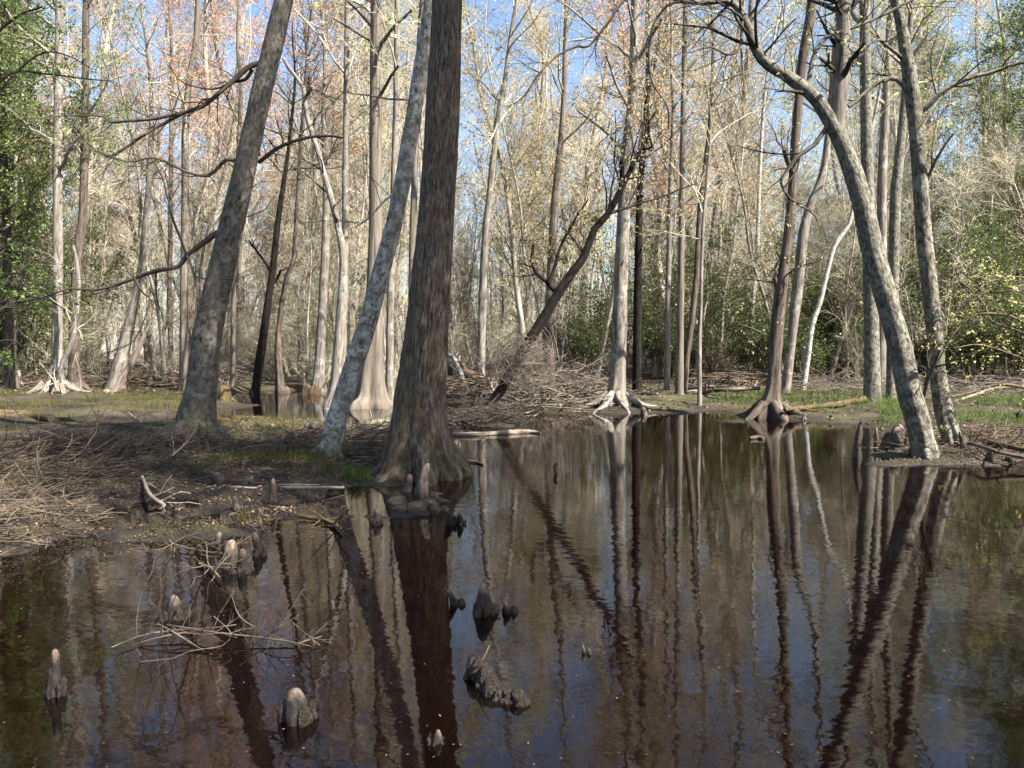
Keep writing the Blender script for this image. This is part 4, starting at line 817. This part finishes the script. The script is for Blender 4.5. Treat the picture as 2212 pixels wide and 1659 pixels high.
brush([(600, 1000), (740, 1010), (735, 965), (690, 950), (620, 970)], 300, (.2, .9), (.003, .008), .22, 5)
brush([(1085, 888), (1180, 894), (1300, 890), (1310, 862), (1200, 845), (1080, 850)], 700, (.6, 2.4), (.008, .02), .75, 6, mat='brush')
brush([(1000, 920), (1090, 920), (1095, 902), (1050, 890), (1000, 900)], 380, (.3, 1.3), (.006, .014), .45, 7, mat='twigdark')
brush([(960, 872), (1075, 880), (1090, 845), (980, 835)], 380, (.5, 1.8), (.008, .02), .8, 8, mat='stick')
brush([(1478, 850), (1650, 850), (1660, 828), (1478, 828)], 240, (.6, 2.2), (.012, .03), .5, 9, mat='stick')
brush([(455, 842), (545, 842), (545, 828), (455, 828)], 320, (.6, 2.2), (.008, .016), .9, 10, mat='brush')
brush([(1700, 862), (1880, 872), (2080, 862), (2300, 880), (2300, 850), (1700, 845)], 420, (.5, 2.2), (.006, .016), .45, 11, mat='brush')
brush([(180, 850), (400, 850), (400, 838), (-100, 838), (-100, 850)], 420, (.5, 2.2), (.008, .018), .5, 12, mat='stick')
brush([(2085, 1000), (2230, 1000), (2230, 960), (2090, 950), (1890, 975)], 380, (.15, .9), (.003, .009), .12, 13, mat='stick', curl=.8)
# woody sprouts round the foot of the tall cypress and the vine dome over the uprooted tree
rg = np.random.default_rng(61); mb = MB(); c0 = g(815, 868); A = np.zeros((46, 3, 3)); a = rg.uniform(0, 6.28, 46); A[:, :, 0] = (c0[0]+np.cos(a)*rg.uniform(.5, 1.1, 46))[:, None]; A[:, :, 1] = (c0[1]-.35+np.sin(a)*.5)[:, None]; A[:, :, 2] = np.array([[-.2, .2, .5]])
P1, R1 = grow(A, np.full((46, 3), .014), 5, (.4, 1.3), 0, 1, (0, 40), .12, 6, .3, rg, .8, .006, .5); tubes(mb, P1, R1, 4); P2, R2 = grow(P1, R1, 4, (.15, .5), .2, 1, (25, 60), .2, 4, .1, rg, .6, .004, .6); tubes(mb, P2, R2, 3)
tag(mb.build('root_sprouts', M['twig']), kind='stuff')
mb = MB(); c0 = at(1125, 778, at(1115, 780, g(1050, 890, .05)[1])[1]); n = 400; rr = norm(rg.normal(size=(n, 3))); rr[:, 2] = np.abs(rr[:, 2])*.9-.25
st = c0+rr*np.array([1.7, 1.1, 1.5])*rg.uniform(.5, 1, n)[:, None]*.58; dd = norm(np.cross(rr, rg.normal(size=(n, 3)))+np.array([0, 0, -.25])); P = np.zeros((n, 8, 3)); p = st
for j in range(8):
    P[:, j] = p; dd = norm(dd-.22*norm(p-c0)*.7+rg.normal(size=(n, 3))*.12); p = p+dd*rg.uniform(.08, .22, n)[:, None]
tubes(mb, P, np.full((n, 8), .0045), 3)
tag(mb.build('vine_tangle', M['brush']), 'dense dome of bare tangled vines over the uprooted tree', 'vine')

# ------------------------------------------------------------------ grass, sprouts, leaf litter, floating specks
def scatter(poly, n, rg, hmin=-.03, hmax=2., gaps=None):
    pts = np.array([g(*p)[:2] if len(p) == 2 else p[:2] for p in poly]); lo, hi = pts.min(0), pts.max(0); out = []
    tot = 0
    while tot < n:
        q = rg.uniform(lo, hi, (n*4, 2)); h = ground_h(q[:, :1], q[:, 1:])[:, 0]; k = (sdist(q[:, 0], q[:, 1], pts) > 0) & (h > hmin) & (h < hmax)
        if gaps: k &= waves(np.column_stack([q, q[:, 0]*0]), gaps, 1.6) > rg.normal(0, .35, len(q))
        out.append(np.column_stack([q, h])[k]); tot += k.sum()
    return np.concatenate(out)[:n]
def blades(name, C, h, w, mat, rg, lean=.35, kind='stuff'):
    n = len(C); a = rg.uniform(0, 6.28, n); H_ = rg.uniform(*h, n); dv = np.stack([np.cos(a), np.sin(a)], -1); l = rg.uniform(0, lean, n)*H_
    P = np.zeros((n, 4, 3)); 
    for j, f in enumerate((0, .4, .75, 1.)): P[:, j, :2] = C[:, :2]+dv*(l*f*f)[:, None]; P[:, j, 2] = C[:, 2]-.02+H_*f*(1-.15*f*lean)
    mb = MB(); tubes(mb, P, rg.uniform(*w, n)[:, None]*np.array([[1, .9, .6, .15]]), 3, 0)
    return mb.build(name, M[mat]) if kind is None else tag(mb.build(name, M[mat]), kind=kind)
rg = np.random.default_rng(91)
blades('marsh_sprouts', np.vstack([scatter([(-100, 960), (60, 985), (300, 960), (480, 940), (480, 868), (430, 852), (-100, 850)], 7000, rg, -.12, 2, 31), scatter([(480, 1090), (640, 1085), (760, 1060), (700, 1000), (560, 1000), (380, 1040)], 900, rg, -.01, 2, 33), scatter([(500, 900), (690, 905), (640, 960), (500, 950)], 700, rg, -.1, 2)]), (.05, .17), (.003, .006), 'sprout', rg)
blades('grass', np.vstack([scatter([(1530, 882), (1650, 890), (1720, 900), (1880, 908), (1880, 868), (1700, 858), (1530, 866)], 1300, rg, .02, 3, 35), scatter([(2040, 950), (2240, 960), (2300, 900), (2240, 870), (2060, 880)], 1100, rg, .03, 3, 36), scatter([(1895, 935), (1960, 930), (1960, 880), (1890, 880)], 500, rg, .03, 3)]), (.10, .34), (.004, .008), 'grass', rg, .8)
c0 = g(770, 1042); q = rg.normal(size=(170, 2))*np.array([.10, .08]); C = np.column_stack([c0[0]+q[:, 0], c0[1]+q[:, 1], np.zeros(170)+max(gz(c0[0], c0[1]), 0)])
tag(blades('grass_tuft', C, (.12, .27), (.0025, .005), 'grass', rg, .9, None), 'clump of dark green grass at the end of the pale pole', 'grass tuft')
c0 = g(735, 1000-0); q = rg.normal(size=(60, 2))*np.array([.07, .05]); 
c0 = g(528, 1130); C = np.column_stack([c0[0]+rg.normal(size=60)*.06, c0[1]+rg.normal(size=60)*.05, np.zeros(60)+max(gz(c0[0], c0[1]), 0)])
tag(blades('grass_tuft', C, (.06, .17), (.002, .004), 'sprout', rg, .9, None), 'small drab grass clump on the shoal beside the small leaning knee', 'grass tuft')
LL = np.vstack([scatter([(1885, 990), (1905, 1008), (2240, 1004), (2240, 940), (1900, 940)], 2600, rg, -.01, 2), scatter([(-200, 1230), (0, 1200), (180, 1165), (640, 1095), (840, 1030), (900, 980), (700, 915), (480, 905), (300, 960), (-200, 980)], 17000, rg, 0., 2), scatter([(480, 1140), (200, 1180), (640, 1140), (640, 1095), (180, 1150)], 700, rg, -.01, 1)])
FL = np.vstack([scatter([(1100, 893), (2300, 1000), (2600, 950), (2600, 800), (900, 800)], 14000, rg, .02, 4), scatter([(-200, 868), (500, 868), (500, 800), (-200, 800)], 6000, rg, .02, 4)])
mb = MB(); LL[:, 2] += rg.uniform(.003, .02, len(LL)); leaves(mb, LL, (.014, .05), rg, 0, .5, 1.2); FL[:, 2] += rg.uniform(.005, .03, len(FL)); leaves(mb, FL, (.05, .13), rg, 0, .6, 1.2)
tag(mb.build('leaf_litter', M['litter']), kind='stuff')
n = 3200; q = np.column_stack([rg.uniform(-5, 9, n), 2.2+16*rg.random(n)**1.6]); h = ground_h(q[:, :1], q[:, 1:])[:, 0]; q = q[h < -.02]
C = np.column_stack([q, np.full(len(q), .004)]); nn = len(C); a = rg.uniform(0, 6.28, nn); s = rg.uniform(.003, .009, nn)*rg.uniform(.6, 1.3, nn)
U = np.stack([np.cos(a), np.sin(a), a*0], -1)*s[:, None]; Vv = np.stack([-np.sin(a), np.cos(a), a*0], -1)*(s*.45)[:, None]
mat_ = scatter([(120, 1215), (700, 1160), (760, 1075), (640, 1085), (180, 1140), (-60, 1200)], 2600, rg, -.5, -.005, 41); mat2 = scatter([(840, 1075), (960, 1120), (960, 1070), (1000, 1010), (840, 1020)], 350, rg, -.5, -.005)
mt_ = np.vstack([mat_, mat2]); mt_[:, 2] = .004; C = np.vstack([C, mt_]); nn = len(C); a = rg.uniform(0, 6.28, nn); s = np.concatenate([s, rg.uniform(.004, .013, len(mt_))]); U = np.stack([np.cos(a), np.sin(a), a*0], -1)*s[:, None]; Vv = np.stack([-np.sin(a), np.cos(a), a*0], -1)*(s*.45)[:, None]
mb = MB(); mb.add(np.stack([C-U, C-Vv, C+U+np.array([0, 0, .003]), C+Vv], 1).reshape(-1, 3), np.arange(4*nn).reshape(nn, 4))
tag(mb.build('floating_leaves', M['litter']), kind='stuff')
